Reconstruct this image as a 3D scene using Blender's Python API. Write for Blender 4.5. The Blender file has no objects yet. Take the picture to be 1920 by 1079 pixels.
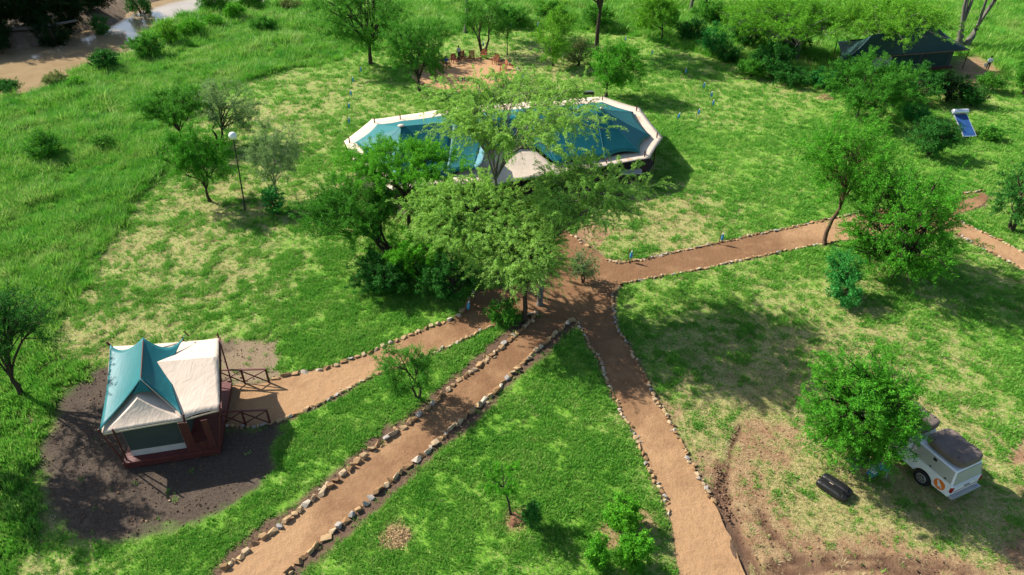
import bpy, bmesh, math, random
import numpy as np
from mathutils import Vector, Matrix, noise as mnoise
from mathutils.geometry import tessellate_polygon

S = bpy.context.scene
COL = S.collection
PI = math.pi

# ------------------------------------------------------------------ camera
CAM_H = 26.0
PITCH = math.radians(35.0)
F = 1274.0                       # focal length in photo pixels (1920 wide)
cd = bpy.data.cameras.new("camera")
cam = bpy.data.objects.new("camera", cd)
COL.objects.link(cam)
cam.location = (0, 0, CAM_H)
cam.rotation_euler = (PI / 2 - PITCH, 0, 0)
cd.sensor_width = 36.0
cd.lens = F / 1920 * 36.0
cd.clip_start = 0.1
cd.clip_end = 3000
S.camera = cam

# ------------------------------------------------------------------ sky, sun, exposure
SHX, SHY = 1.14, -0.60           # shadow of a one metre stick on the ground
sun_el = math.atan2(1.0, math.hypot(SHX, SHY))
to_sun = Vector((-SHX, -SHY, 1.0)).normalized()
W = bpy.data.worlds.new("World")
S.world = W
W.use_nodes = True
nt = W.node_tree
sky = nt.nodes.new("ShaderNodeTexSky")
sky.sky_type = 'NISHITA'
sky.sun_disc = False
sky.sun_elevation = sun_el
sky.sun_rotation = math.atan2(to_sun.x, to_sun.y)
sky.air_density = 1.0
sky.dust_density = 1.0
bg = nt.nodes["Background"]
bg.inputs[1].default_value = 0.085
nt.links.new(sky.outputs[0], bg.inputs[0])
sd = bpy.data.lights.new("sun", 'SUN')
sd.energy = 4.6
sd.angle = math.radians(0.55)
sd.color = (1.0, 0.95, 0.86)
sun = bpy.data.objects.new("sun", sd)
COL.objects.link(sun)
sun.rotation_euler = to_sun.to_track_quat('Z', 'Y').to_euler()
S.view_settings.view_transform = 'Standard'
S.view_settings.look = 'None'
S.view_settings.gamma = 1.0
S.view_settings.use_curve_mapping = False
S.view_settings.exposure = 0.98
S.cycles.max_bounces = 6
S.cycles.transparent_max_bounces = 4
S.cycles.diffuse_bounces = 3

# ------------------------------------------------------------------ photo pixel -> place
cT, sT = math.cos(PITCH), math.sin(PITCH)

def P(u, v, z=0.0):
    """where the sight line of a photo pixel meets the level z"""
    k = (539.5 - v) / F
    a = CAM_H - z
    den = sT - k * cT
    t = a / den
    return Vector(((u - 960) / F * t, (cT + k * sT) * t, z))

def scale_at(v, z=0.0):
    k = (539.5 - v) / F
    return F * (sT - k * cT) / (CAM_H - z)      # pixels per metre

def dep_at(v):
    return PITCH - math.atan((539.5 - v) / F)   # depression of the sight line

def height_for(Y, v):
    k = (539.5 - v) / F
    return CAM_H - Y * (sT - k * cT) / (cT + k * sT)

def x_for(u, Y, z):
    return (u - 960) / F * (Y * cT + (CAM_H - z) * sT)

def pts2(pl):
    return np.array([P(u, v)[:2] for u, v in pl])

# ------------------------------------------------------------------ object helpers
def new_mesh(name, V, Fc, mats=None, midx=None, smooth=False):
    me = bpy.data.meshes.new(name)
    me.from_pydata([tuple(v) for v in V], [], Fc)
    for m in (mats or []):
        me.materials.append(m)
    if midx is not None:
        me.polygons.foreach_set('material_index', midx)
    if smooth:
        me.polygons.foreach_set('use_smooth', [True] * len(me.polygons))
    me.update()
    return me

def fast_mesh(name, V, Q, mat, smooth=False):
    """V (n,3) array, Q (m,k) int array of equal-sided faces"""
    me = bpy.data.meshes.new(name)
    V = np.ascontiguousarray(V, dtype=np.float32)
    Q = np.ascontiguousarray(Q, dtype=np.int32)
    me.vertices.add(len(V))
    me.vertices.foreach_set('co', V.ravel())
    me.loops.add(Q.size)
    me.loops.foreach_set('vertex_index', Q.ravel())
    me.polygons.add(len(Q))
    me.polygons.foreach_set('loop_start', np.arange(0, Q.size, Q.shape[1], dtype=np.int32))
    if smooth:
        me.polygons.foreach_set('use_smooth', np.ones(len(Q), dtype=bool))
    me.update(calc_edges=True)
    if mat:
        me.materials.append(mat)
    return me

def link(name, me, parent=None, loc=None, rot=None, scl=None):
    o = bpy.data.objects.new(name, me)
    COL.objects.link(o)
    if parent is not None:
        o.parent = parent
    if loc is not None:
        o.location = loc
    if rot is not None:
        o.rotation_euler = rot
    if scl is not None:
        o.scale = scl
    return o

def tag(o, label, cat, group=None):
    o['label'] = label
    o['category'] = cat
    if group:
        o['group'] = group
    return o

def thing(name, label, cat, loc=(0, 0, 0), rz=0.0, group=None):
    o = bpy.data.objects.new(name, None)
    COL.objects.link(o)
    o.empty_display_size = 0.2
    o.location = loc
    o.rotation_euler = (0, 0, rz)
    return tag(o, label, cat, group)

class MB:
    """collects shapes for one mesh"""
    def __init__(self):
        self.V = []
        self.F = []

    def box(self, c, s, rz=0.0, M=None, taper=None):
        x, y, z = s[0] / 2, s[1] / 2, s[2] / 2
        pts = []
        for sz in (-1, 1):
            k = taper if (taper and sz > 0) else 1.0
            for sx, sy in ((-1, -1), (1, -1), (1, 1), (-1, 1)):
                pts.append(Vector((sx * x * k, sy * y * k, sz * z)))
        R = Matrix.Rotation(rz, 3, 'Z')
        b = len(self.V)
        for p in pts:
            q = (M @ p) if M else (R @ p)
            self.V.append(q + Vector(c))
        for f in ((0, 3, 2, 1), (4, 5, 6, 7), (0, 1, 5, 4), (1, 2, 6, 5), (2, 3, 7, 6), (3, 0, 4, 7)):
            self.F.append(tuple(b + i for i in f))
        return self

    def bar(self, a, b_, w, h=None):
        """square-section bar between two points"""
        a, b_ = Vector(a), Vector(b_)
        h = h or w
        d = (b_ - a)
        L = d.length
        d.normalize()
        up = Vector((0, 0, 1)) if abs(d.z) < 0.95 else Vector((0, 1, 0))
        x = d.cross(up).normalized()
        y = x.cross(d).normalized()
        i = len(self.V)
        for p in (a, b_):
            for sx, sy in ((-1, -1), (1, -1), (1, 1), (-1, 1)):
                self.V.append(p + x * sx * w / 2 + y * sy * h / 2)
        for f in ((0, 1, 2, 3), (7, 6, 5, 4), (0, 4, 5, 1), (1, 5, 6, 2), (2, 6, 7, 3), (3, 7, 4, 0)):
            self.F.append(tuple(i + k for k in f))
        return self

    def tube(self, pts, r, n=8, cap=True):
        pts = [Vector(p) for p in pts]
        if not isinstance(r, (list, tuple)):
            r = [r] * len(pts)
        b = len(self.V)
        K = len(pts)
        for i, p in enumerate(pts):
            d = (pts[min(i + 1, K - 1)] - pts[max(i - 1, 0)]).normalized()
            up = Vector((0, 0, 1)) if abs(d.z) < 0.9 else Vector((1, 0, 0))
            x = d.cross(up).normalized()
            y = x.cross(d).normalized()
            for k in range(n):
                a = 2 * PI * k / n
                self.V.append(p + (x * math.cos(a) + y * math.sin(a)) * r[i])
        for i in range(K - 1):
            for k in range(n):
                k2 = (k + 1) % n
                self.F.append((b + i * n + k, b + i * n + k2, b + (i + 1) * n + k2, b + (i + 1) * n + k))
        if cap:
            self.F.append(tuple(b + k for k in range(n))[::-1])
            self.F.append(tuple(b + (K - 1) * n + k for k in range(n)))
        return self

    def prism(self, poly, M, t):
        """poly in local xy, extruded along local z by t, placed by matrix M (4x4)"""
        b = len(self.V)
        n = len(poly)
        for z in (0, t):
            for p in poly:
                self.V.append((M @ Vector((p[0], p[1], z, 1))).xyz)
        self.F.append(tuple(b + k for k in range(n))[::-1])
        self.F.append(tuple(b + n + k for k in range(n)))
        for k in range(n):
            k2 = (k + 1) % n
            self.F.append((b + k, b + k2, b + n + k2, b + n + k))
        return self

    def sphere(self, c, r, nu=12, nv=8):
        if not isinstance(r, (list, tuple)):
            r = (r, r, r)
        b = len(self.V)
        c = Vector(c)
        for j in range(nv + 1):
            th = PI * j / nv
            for i in range(nu):
                ph = 2 * PI * i / nu
                self.V.append(c + Vector((r[0] * math.sin(th) * math.cos(ph), r[1] * math.sin(th) * math.sin(ph), r[2] * math.cos(th))))
        for j in range(nv):
            for i in range(nu):
                i2 = (i + 1) % nu
                self.F.append((b + j * nu + i, b + (j + 1) * nu + i, b + (j + 1) * nu + i2, b + j * nu + i2))
        return self

    def build(self, name, mat, parent=None, smooth=False, bevel=0.0, loc=None, rot=None, solid=0.0):
        me = new_mesh(name, self.V, self.F, [mat], smooth=smooth)
        bm = bmesh.new()
        bm.from_mesh(me)
        bmesh.ops.recalc_face_normals(bm, faces=bm.faces)
        bm.to_mesh(me)
        bm.free()
        if smooth and bevel == 0.0:
            try:
                me.set_sharp_from_angle(angle=math.radians(40))
            except Exception:
                pass
        o = link(name, me, parent, loc, rot)
        if bevel:
            m = o.modifiers.new('bevel', 'BEVEL')
            m.width = bevel
            m.segments = 2
            m.limit_method = 'ANGLE'
        if solid:
            m = o.modifiers.new('solid', 'SOLIDIFY')
            m.thickness = solid
            m.offset = -1
        return o

# ------------------------------------------------------------------ noise in numpy
def _hash(ix, iy, seed):
    h = (ix * 374761393 + iy * 668265263 + seed * 1442695041) & 0xFFFFFFFF
    h = ((h ^ (h >> 13)) * 1274126177) & 0xFFFFFFFF
    return ((h ^ (h >> 16)) & 0xFFFF) / 65535.0

def vnoise(x, y, seed=0):
    ix = np.floor(x).astype(np.int64)
    iy = np.floor(y).astype(np.int64)
    fx = x - ix
    fy = y - iy
    fx = fx * fx * (3 - 2 * fx)
    fy = fy * fy * (3 - 2 * fy)
    a = _hash(ix, iy, seed)
    b = _hash(ix + 1, iy, seed)
    c = _hash(ix, iy + 1, seed)
    d = _hash(ix + 1, iy + 1, seed)
    return (a * (1 - fx) + b * fx) * (1 - fy) + (c * (1 - fx) + d * fx) * fy

def fbm(x, y, seed=0, oct=4):
    s = 0
    a = 0.5
    tot = 0
    for i in range(oct):
        s = s + a * vnoise(x * 2 ** i, y * 2 ** i, seed + i * 17)
        tot += a
        a *= 0.55
    return s / tot

def smooth(a, b, x):
    t = np.clip((x - a) / (b - a), 0, 1)
    return t * t * (3 - 2 * t)

def sdf(poly, X, Y):
    """signed distance to a polygon, negative inside"""
    poly = np.asarray(poly)
    n = len(poly)
    d = np.full(X.shape, 1e18)
    inside = np.zeros(X.shape, dtype=bool)
    for i in range(n):
        ax, ay = poly[i]
        bx, by = poly[(i + 1) % n]
        ex, ey = bx - ax, by - ay
        wx, wy = X - ax, Y - ay
        t = np.clip((wx * ex + wy * ey) / (ex * ex + ey * ey + 1e-12), 0, 1)
        d = np.minimum(d, (wx - ex * t) ** 2 + (wy - ey * t) ** 2)
        c = ((ay > Y) != (by > Y)) & (X < (bx - ax) * (Y - ay) / (by - ay + 1e-12) + ax)
        inside ^= c
    d = np.sqrt(d)
    return np.where(inside, -d, d)

def line_dist(pl, X, Y):
    pl = np.asarray(pl)
    d = np.full(X.shape, 1e18)
    for i in range(len(pl) - 1):
        ax, ay = pl[i]
        bx, by = pl[i + 1]
        ex, ey = bx - ax, by - ay
        wx, wy = X - ax, Y - ay
        t = np.clip((wx * ex + wy * ey) / (ex * ex + ey * ey + 1e-12), 0, 1)
        d = np.minimum(d, (wx - ex * t) ** 2 + (wy - ey * t) ** 2)
    return np.sqrt(d)

# ------------------------------------------------------------------ materials
class NT:
    def __init__(self, name):
        self.m = bpy.data.materials.new(name)
        self.m.use_nodes = True
        self.t = self.m.node_tree
        self.b = self.t.nodes["Principled BSDF"]
        self.out = self.t.nodes["Material Output"]

    def n(self, typ, **kw):
        x = self.t.nodes.new(typ)
        for k, v in kw.items():
            setattr(x, k, v)
        return x

    def l(self, a, b):
        self.t.links.new(a, b)

    def pos(self):
        if not hasattr(self, '_pos'):
            self._pos = self.n('ShaderNodeNewGeometry')
        return self._pos.outputs['Position']

    def noise(self, scale, detail=4, rough=0.55, vec=None, dist=0.0):
        x = self.n('ShaderNodeTexNoise')
        x.inputs['Scale'].default_value = scale
        x.inputs['Detail'].default_value = detail
        x.inputs['Roughness'].default_value = rough
        x.inputs['Distortion'].default_value = dist
        self.l(vec if vec is not None else self.pos(), x.inputs['Vector'])
        return x.outputs['Fac']

    def ramp(self, fac, stops, interp='LINEAR'):
        r = self.n('ShaderNodeValToRGB')
        r.color_ramp.interpolation = interp
        els = r.color_ramp.elements
        while len(els) < len(stops):
            els.new(0.5)
        for e, (p, c) in zip(els, stops):
            e.position = p
            e.color = tuple(c) + (1,) if len(c) == 3 else c
        self.l(fac, r.inputs[0])
        return r.outputs[0]

    def mix(self, fac, a, b, blend='MIX'):
        m = self.n('ShaderNodeMix', data_type='RGBA', blend_type=blend)
        for s, v in ((0, fac), (6, a), (7, b)):
            if isinstance(v, (int, float)):
                m.inputs[s].default_value = v
            elif isinstance(v, tuple):
                m.inputs[s].default_value = v + (1,)
            else:
                self.l(v, m.inputs[s])
        return m.outputs[2]

    def math(self, op, a, b=None, c=None, clamp=False):
        m = self.n('ShaderNodeMath', operation=op, use_clamp=clamp)
        for i, v in enumerate((a, b, c)):
            if v is None:
                continue
            if isinstance(v, (int, float)):
                m.inputs[i].default_value = v
            else:
                self.l(v, m.inputs[i])
        return m.outputs[0]

    def attr(self, name):
        a = self.n('ShaderNodeAttribute', attribute_name=name)
        return a.outputs['Fac']

    def bump(self, h, strength=0.4, dist=0.05):
        b = self.n('ShaderNodeBump')
        b.inputs['Strength'].default_value = strength
        b.inputs['Distance'].default_value = dist
        self.l(h, b.inputs['Height'])
        self.l(b.outputs[0], self.b.inputs['Normal'])

def mat_simple(name, col, rough=0.6, var=0.15, scale=3.0, spec=0.3, metal=0.0, bump=0.0, bscale=20.0):
    t = NT(name)
    c1 = tuple(max(0, x * (1 - var)) for x in col)
    c2 = tuple(min(1, x * (1 + var)) for x in col)
    tc = t.n('ShaderNodeTexCoord')
    f = t.noise(scale, 5, 0.6, tc.outputs['Object'])
    t.l(t.ramp(f, [(0.3, c1), (0.7, c2)]), t.b.inputs['Base Color'])
    t.b.inputs['Roughness'].default_value = rough
    t.b.inputs['Metallic'].default_value = metal
    t.b.inputs['Specular IOR Level'].default_value = spec
    if bump:
        t.bump(t.noise(bscale, 4, 0.6, tc.outputs['Object']), bump, 0.03)
    return t.m

def mat_leaf(name, c1, c2, c3=None, trans=0.30):
    """foliage: every leaf its own shade, slow drift through the crown, light shines through"""
    t = NT(name)
    g = t.n('ShaderNodeNewGeometry')
    t._pos = g
    oi = t.n('ShaderNodeObjectInfo')
    f = t.math('ADD', t.math('MULTIPLY', g.outputs['Random Per Island'], 0.5), t.math('MULTIPLY', t.noise(0.7, 3), 0.75))
    f = t.math('ADD', f, t.math('MULTIPLY', oi.outputs['Random'], 0.16))
    c = t.ramp(f, [(0.25, c1), (0.6, c2), (0.95, c3 or c2)])
    t.l(c, t.b.inputs['Base Color'])
    t.b.inputs['Roughness'].default_value = 0.6
    t.b.inputs['Specular IOR Level'].default_value = 0.06
    tr = t.n('ShaderNodeBsdfTranslucent')
    t.l(t.mix(1.0, c, (1.0, 1.0, 0.55), 'MULTIPLY'), tr.inputs[0])
    ms = t.n('ShaderNodeMixShader')
    ms.inputs[0].default_value = trans
    t.l(t.b.outputs[0], ms.inputs[1])
    t.l(tr.outputs[0], ms.inputs[2])
    t.l(ms.outputs[0], t.out.inputs[0])
    return t.m

def mat_bark(name, c1, c2):
    t = NT(name)
    f = t.noise(9, 5, 0.65)
    t.l(t.ramp(f, [(0.3, c1), (0.7, c2)]), t.b.inputs['Base Color'])
    t.b.inputs['Roughness'].default_value = 0.9
    t.b.inputs['Specular IOR Level'].default_value = 0.1
    t.bump(t.noise(30, 4), 0.6, 0.03)
    return t.m

LEAF = {
    'bright': mat_leaf('leaf_bright', (.036, .19, .010), (.085, .34, .018), (.18, .48, .038)),
    'fresh': mat_leaf('leaf_fresh', (.020, .14, .010), (.058, .28, .018), (.145, .43, .035)),
    'yellow': mat_leaf('leaf_yellow', (.060, .22, .015), (.125, .36, .024), (.23, .48, .048)),
    'mid': mat_leaf('leaf_mid', (.028, .14, .014), (.062, .25, .024), (.125, .35, .040)),
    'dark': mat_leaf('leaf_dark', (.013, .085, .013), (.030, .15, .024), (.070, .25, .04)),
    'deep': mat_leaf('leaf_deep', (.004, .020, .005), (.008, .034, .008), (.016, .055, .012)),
    'grey': mat_leaf('leaf_grey', (.10, .19, .075), (.18, .30, .125), (.28, .42, .20), .45),
    'frond': mat_leaf('leaf_frond', (.15, .34, .060), (.27, .50, .10), (.40, .62, .16), .45),
    'glossy': mat_leaf('leaf_glossy', (.014, .14, .022), (.032, .24, .040), (.08, .35, .065), 0.2),
    'olive': mat_leaf('leaf_olive', (.09, .13, .035), (.15, .20, .06), (.23, .28, .10)),
}
BARK = mat_bark('bark_dark', (.030, .022, .016), (.085, .065, .05))
BARK_G = mat_bark('bark_grey', (.09, .08, .07), (.22, .20, .17))
BARK_R = mat_bark('bark_brown', (.07, .04, .025), (.16, .10, .065))
# ================================================================== THE GROUND
def chaikin(pl, n=2, closed=False):
    pl = [np.array(p, float) for p in pl]
    for _ in range(n):
        out = [] if closed else [pl[0]]
        m = len(pl)
        for i in range(m if closed else m - 1):
            a, b = pl[i], pl[(i + 1) % m]
            out += [a * .75 + b * .25, a * .25 + b * .75]
        if not closed:
            out.append(pl[-1])
        pl = out
    return np.array(pl)

# kerb lines of the paths, read from the photo on the ground plane
L_A = [(60, 1400), (415, 1075), (500, 1005), (547, 972), (640, 895), (707, 835), (787, 782), (847, 725), (887, 697), (923, 667), (950, 643), (987, 613), (1010, 590)]
L_A2 = [(1010, 590), (1000, 586), (980, 594), (962, 602)]
L_B = [(230, 1400), (533, 1079), (600, 1017), (643, 985), (740, 895), (800, 849), (870, 785), (933, 732), (957, 703), (973, 690), (1000, 663), (1023, 643), (1040, 630), (1063, 607), (1077, 600)]
L_C = [(1077, 600), (1090, 617), (1107, 650), (1123, 677), (1137, 713), (1160, 766), (1180, 796), (1200, 839), (1220, 886), (1237, 919), (1257, 966)]
L_D = [(1147, 560), (1150, 587), (1163, 627), (1180, 653), (1200, 687), (1217, 726), (1240, 769), (1263, 802), (1283, 842), (1300, 879), (1317, 906), (1330, 929), (1340, 946)]
L_E = [(1147, 560), (1153, 543), (1173, 530), (1207, 525), (1277, 513), (1330, 502), (1380, 490), (1430, 480), (1480, 470), (1530, 460), (1575, 452)]
L_E2 = [(1790, 438), (1807, 447), (1840, 465), (1873, 482), (1913, 503), (1960, 530)]
L_F = [(1085, 450), (1117, 477), (1133, 487), (1160, 495), (1187, 492), (1227, 483), (1287, 470), (1347, 457), (1413, 442), (1480, 428), (1530, 417), (1580, 407), (1627, 395)]
L_F2 = [(1777, 407), (1813, 422), (1847, 440), (1880, 455), (1913, 472), (1960, 500)]
L_G = [(508, 712), (547, 703), (580, 697), (617, 690), (640, 683), (660, 673), (677, 670), (715, 652), (757, 633), (783, 625), (803, 615), (827, 607), (853, 597), (867, 588), (880, 563), (887, 547)]
L_H = [(418, 800), (470, 800), (503, 797), (520, 791), (547, 782), (583, 766), (610, 752), (633, 742), (683, 713), (710, 703), (750, 688), (790, 670), (817, 662), (857, 643), (883, 630), (927, 610), (940, 607)]

PATH_PX = [
    L_A + L_B[::-1],
    [(412, 722), (505, 720)] + L_G + [(960, 540), (1040, 500), (1060, 590), (1000, 588)] + L_H[::-1] + [(412, 800)],
    L_C + [(1262, 1010), (1275, 1079), (1340, 1350), (1510, 1350), (1400, 1079), (1365, 1000)] + L_D[::-1],
    [(1010, 592), (1077, 602), (1091, 617), (1151, 589), (1147, 560), (1154, 543), (1174, 530), (1180, 494), (1133, 487), (1085, 450), (1045, 425), (1030, 470), (1000, 530), (940, 550), (930, 612), (960, 604), (1000, 588)],
    L_F + [(1680, 390), (1730, 390), (1790, 366), (1850, 360), (1850, 384), (1800, 400), (1777, 407)] + L_F2 + L_E2[::-1] + [(1740, 436), (1660, 444)] + L_E[::-1],
]
PATHS = [chaikin(pts2(p), 2, True) for p in PATH_PX]

R_NEAR = [(-500, 250), (0, 176), (50, 174), (85, 168), (130, 142), (180, 120), (240, 102), (265, 70), (300, 47), (370, 24), (400, 4), (520, 2), (640, -30)]
R_FAR = [(640, -75), (430, -40), (330, -8), (290, 2), (243, 12), (215, 32), (190, 52), (130, 62), (60, 90), (0, 100), (-500, 150)]
RIVER = [P(u, v)[:2] for u, v in R_NEAR] + [(P(u, v, -1.8) + Vector((-1.0, 2.2, 0)))[:2] for u, v in R_FAR]
RIVER = chaikin(RIVER, 2, True)
LUSH = pts2([(-300, 700), (80, 690), (120, 600), (180, 500), (230, 420), (275, 345), (300, 315), (330, 250), (380, 195), (430, 165), (540, 130), (600, 122), (660, 102), (700, 95),
             (840, 66), (960, 52), (1060, 55), (1200, 70), (1290, 95), (1400, 125), (1500, 150), (1580, 165), (1700, 150), (1830, 140), (1920, 150), (2100, 150), (2300, -60), (-900, -60), (-900, 500)])
ROUGH = pts2([(-250, 690), (90, 690), (185, 690), (120, 770), (85, 850), (78, 930), (70, 1000), (30, 1100), (-250, 1200)])
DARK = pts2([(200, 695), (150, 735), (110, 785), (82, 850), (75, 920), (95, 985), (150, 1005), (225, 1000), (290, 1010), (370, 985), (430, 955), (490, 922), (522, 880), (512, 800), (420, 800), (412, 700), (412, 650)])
STRAW = pts2([(405, 640), (516, 640), (520, 712), (405, 725)])
MUD = pts2([(1385, 790), (1350, 850), (1345, 900), (1360, 980), (1400, 1079), (1430, 1180), (2100, 1180), (1920, 1085), (1920, 1030), (1800, 1030), (1660, 1022), (1560, 1015), (1500, 995), (1455, 950), (1425, 905), (1440, 850), (1480, 810), (1420, 790)])
MUD2 = pts2([(1240, 760), (1265, 800), (1300, 860), (1340, 940), (1380, 1010), (1375, 900), (1350, 850), (1300, 810)])
MUD3 = pts2([(1850, 855), (1920, 830), (2050, 820), (2050, 880), (1900, 885)])
FARBANK = pts2([(-600, 150), (0, 98), (60, 86), (130, 58), (190, 47), (215, 27), (243, 7), (330, -12), (330, -50), (-900, -50)])
PIT_C = np.array(P(876, 140)[:2])
PIT_R = 6.35
SMALL_TENT = pts2([(232, 870), (412, 845), (412, 740), (240, 740)])
MARQ = pts2([(665, 330), (735, 385), (925, 385), (1218, 345), (1243, 300), (1130, 235), (700, 275)])
BACK_TENT = pts2([(1600, 135), (1640, 105), (1760, 85), (1830, 120), (1790, 165), (1650, 160)])
BACK_SOIL = pts2([(1790, 112), (1830, 100), (1870, 125), (1885, 165), (1830, 175), (1800, 150)])
ROCKY = pts2([(1010, 470), (1080, 440), (1110, 415), (1150, 430), (1120, 480), (1060, 500)])
CLEAR_SPOTS = [(P(740, 1005), 1.1), (P(965, 975), 0.8), (P(1210, 975), 1.0), (P(1150, 1000), 1.0)]

RUTS = [
    [(1385, 800), (1368, 850), (1362, 900), (1362, 950), (1385, 1005), (1420, 1060), (1450, 1130)],
    [(1352, 870), (1348, 915), (1360, 965), (1385, 1030), (1405, 1090)],
    [(1425, 960), (1450, 1000), (1480, 1030), (1500, 1055)],
    [(1440, 1062), (1500, 1052), (1580, 1046), (1650, 1048), (1720, 1056), (1820, 1072)],
    [(1430, 1085), (1520, 1068), (1600, 1064), (1680, 1068), (1760, 1080)],
]
RUTS = [pts2(r) for r in RUTS]

def path_sd(X, Y):
    d = np.full(X.shape, 1e9)
    for p in PATHS:
        d = np.minimum(d, sdf(p, X, Y))
    return d

DRY_SPOTS = [(300, 560, 12, .10), (260, 480, 9, .08), (560, 200, 12, .12), (1240, 415, 6, .45), (1560, 960, 10, .40), (1500, 860, 8, .22), (1700, 900, 8, .15), (1800, 760, 8, .15),
             (1050, 140, 8, .25), (1400, 220, 8, .10), (1340, 300, 9, .10), (1180, 90, 9, .25), (1640, 620, 6, .15), (1350, 700, 5, .15), (450, 400, 8, .08), (150, 1040, 4, .2),
             (1050, 850, 9, -.36), (720, 740, 7, -.5), (880, 640, 4, -.4), (480, 960, 6, -.42), (1400, 360, 11, -.22), (1000, 1000, 8, -.2), (1250, 640, 6, -.1), (1850, 640, 8, -.12), (640, 560, 7, -.12),
             (1700, 270, 10, -.25)]

def masks(X, Y):
    """ground masks: grass length and kind, bare soil, ..."""
    n1 = fbm(X * .45, Y * .45, 3)
    n2 = fbm(X * 1.7, Y * 1.7, 5)
    nb = fbm(X * .08, Y * .08, 9, 3)
    w = (n1 - .5) * 2.2 + (n2 - .5) * .7
    rs = sdf(RIVER, X, Y)
    far = (Y > 125)
    lush = np.maximum(smooth(.5, -.5, sdf(LUSH, X, Y) + w * .9), far * 1.0)
    fb = smooth(1.5, -1, sdf(FARBANK, X, Y))
    lush = lush * (1 - fb)
    rough = smooth(.5, -.6, sdf(ROUGH, X, Y) + w)
    psd = path_sd(X, Y)
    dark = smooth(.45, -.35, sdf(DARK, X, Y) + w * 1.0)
    dark = np.maximum(dark, fb)  # far bank: shade under the trees painted in as dark ground colour
    straw = smooth(.35, -.25, sdf(STRAW, X, Y) + w * .4)
    mud = smooth(.6, -.6, np.minimum(np.minimum(sdf(MUD, X, Y), sdf(MUD2, X, Y)), sdf(MUD3, X, Y)) + w * 1.9)
    mud = np.maximum(mud, smooth(.4, -.4, np.minimum(sdf(BACK_SOIL, X, Y), sdf(ROCKY, X, Y)) + w))
    psd1 = sdf(PATHS[0], X, Y)
    shoulder = smooth(.95, .45, psd1 + w * .35)
    shoulder = np.maximum(shoulder, smooth(.35, .05, psd + w * .25))
    for c, r in CLEAR_SPOTS:
        mud = np.maximum(mud, .9 * smooth(r, r * .4, np.hypot(X - c.x, Y - c.y) + w * .4))
    pit = smooth(PIT_R + .4, PIT_R - .1, np.hypot(X - PIT_C[0], Y - PIT_C[1]))
    built = np.maximum(np.maximum(smooth(.3, -.1, sdf(SMALL_TENT, X, Y)), smooth(.3, -.5, sdf(MARQ, X, Y))), smooth(.3, -.5, sdf(BACK_TENT, X, Y)))
    dry = .30 + .75 * (nb - .5)
    for u, v, r, a in DRY_SPOTS:
        c = P(u, v)
        dry = dry + a * np.exp(-((X - c.x) ** 2 + (Y - c.y) ** 2) / (r * r))
    dry = np.clip(dry, 0.02, 1)
    rut = np.zeros_like(X)
    for r in RUTS:
        d = line_dist(r, X, Y)
        rut = np.maximum(rut, smooth(.28, .08, d + (n2 - .5) * .25))
    return dict(lush=lush, rough=rough, dark=dark, straw=straw, mud=mud, shoulder=shoulder, pit=pit, built=built, dry=dry, rut=rut, psd=psd, rs=rs, n1=n1, n2=n2)

def ground_z(X, Y, m=None):
    X = np.asarray(X, float)
    Y = np.asarray(Y, float)
    rs = m['rs'] if m else sdf(RIVER, X, Y)
    lush = m['lush'] if m else smooth(.5, -.5, sdf(LUSH, X, Y))
    z = -2.7 * smooth(0, 3.4, -rs)
    und = (fbm(X * .16, Y * .16, 21, 3) - .5) * .5 * lush * smooth(0, 4, rs)
    z = z + und
    if m:
        r = m['rut']
        z = z - .13 * r + .12 * smooth(.0, .5, r) * smooth(1, .5, r)
        z = z + (m['n2'] - .5) * .05 * m['mud'] * smooth(.2, 1.2, m['psd'])
    return z

def gz(x, y):
    return float(ground_z(np.array([x]), np.array([y]))[0])

def axis(lo_dense, hi_dense, step, lo, hi, g=1.09):
    a = list(np.arange(lo_dense, hi_dense, step))
    s = step
    x = a[-1]
    while x < hi:
        s *= g
        x += s
        a.append(x)
    s = step
    x = a[0]
    b = []
    while x > lo:
        s *= g
        x -= s
        b.append(x)
    return np.array(b[::-1] + a)

gx = axis(-25, 25, .24, -700, 700, 1.06)
gy = axis(14, 48, .24, -300, 1200, 1.045)
GX, GY = np.meshgrid(gx, gy)
fx, fy = GX.ravel(), GY.ravel()
M0 = masks(fx, fy)
fz = ground_z(fx, fy, M0)
nxg, nyg = len(gx), len(gy)
ii = np.arange(nxg * nyg).reshape(nyg, nxg)
quads = np.stack([ii[:-1, :-1], ii[:-1, 1:], ii[1:, 1:], ii[1:, :-1]], -1).reshape(-1, 4)

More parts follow.
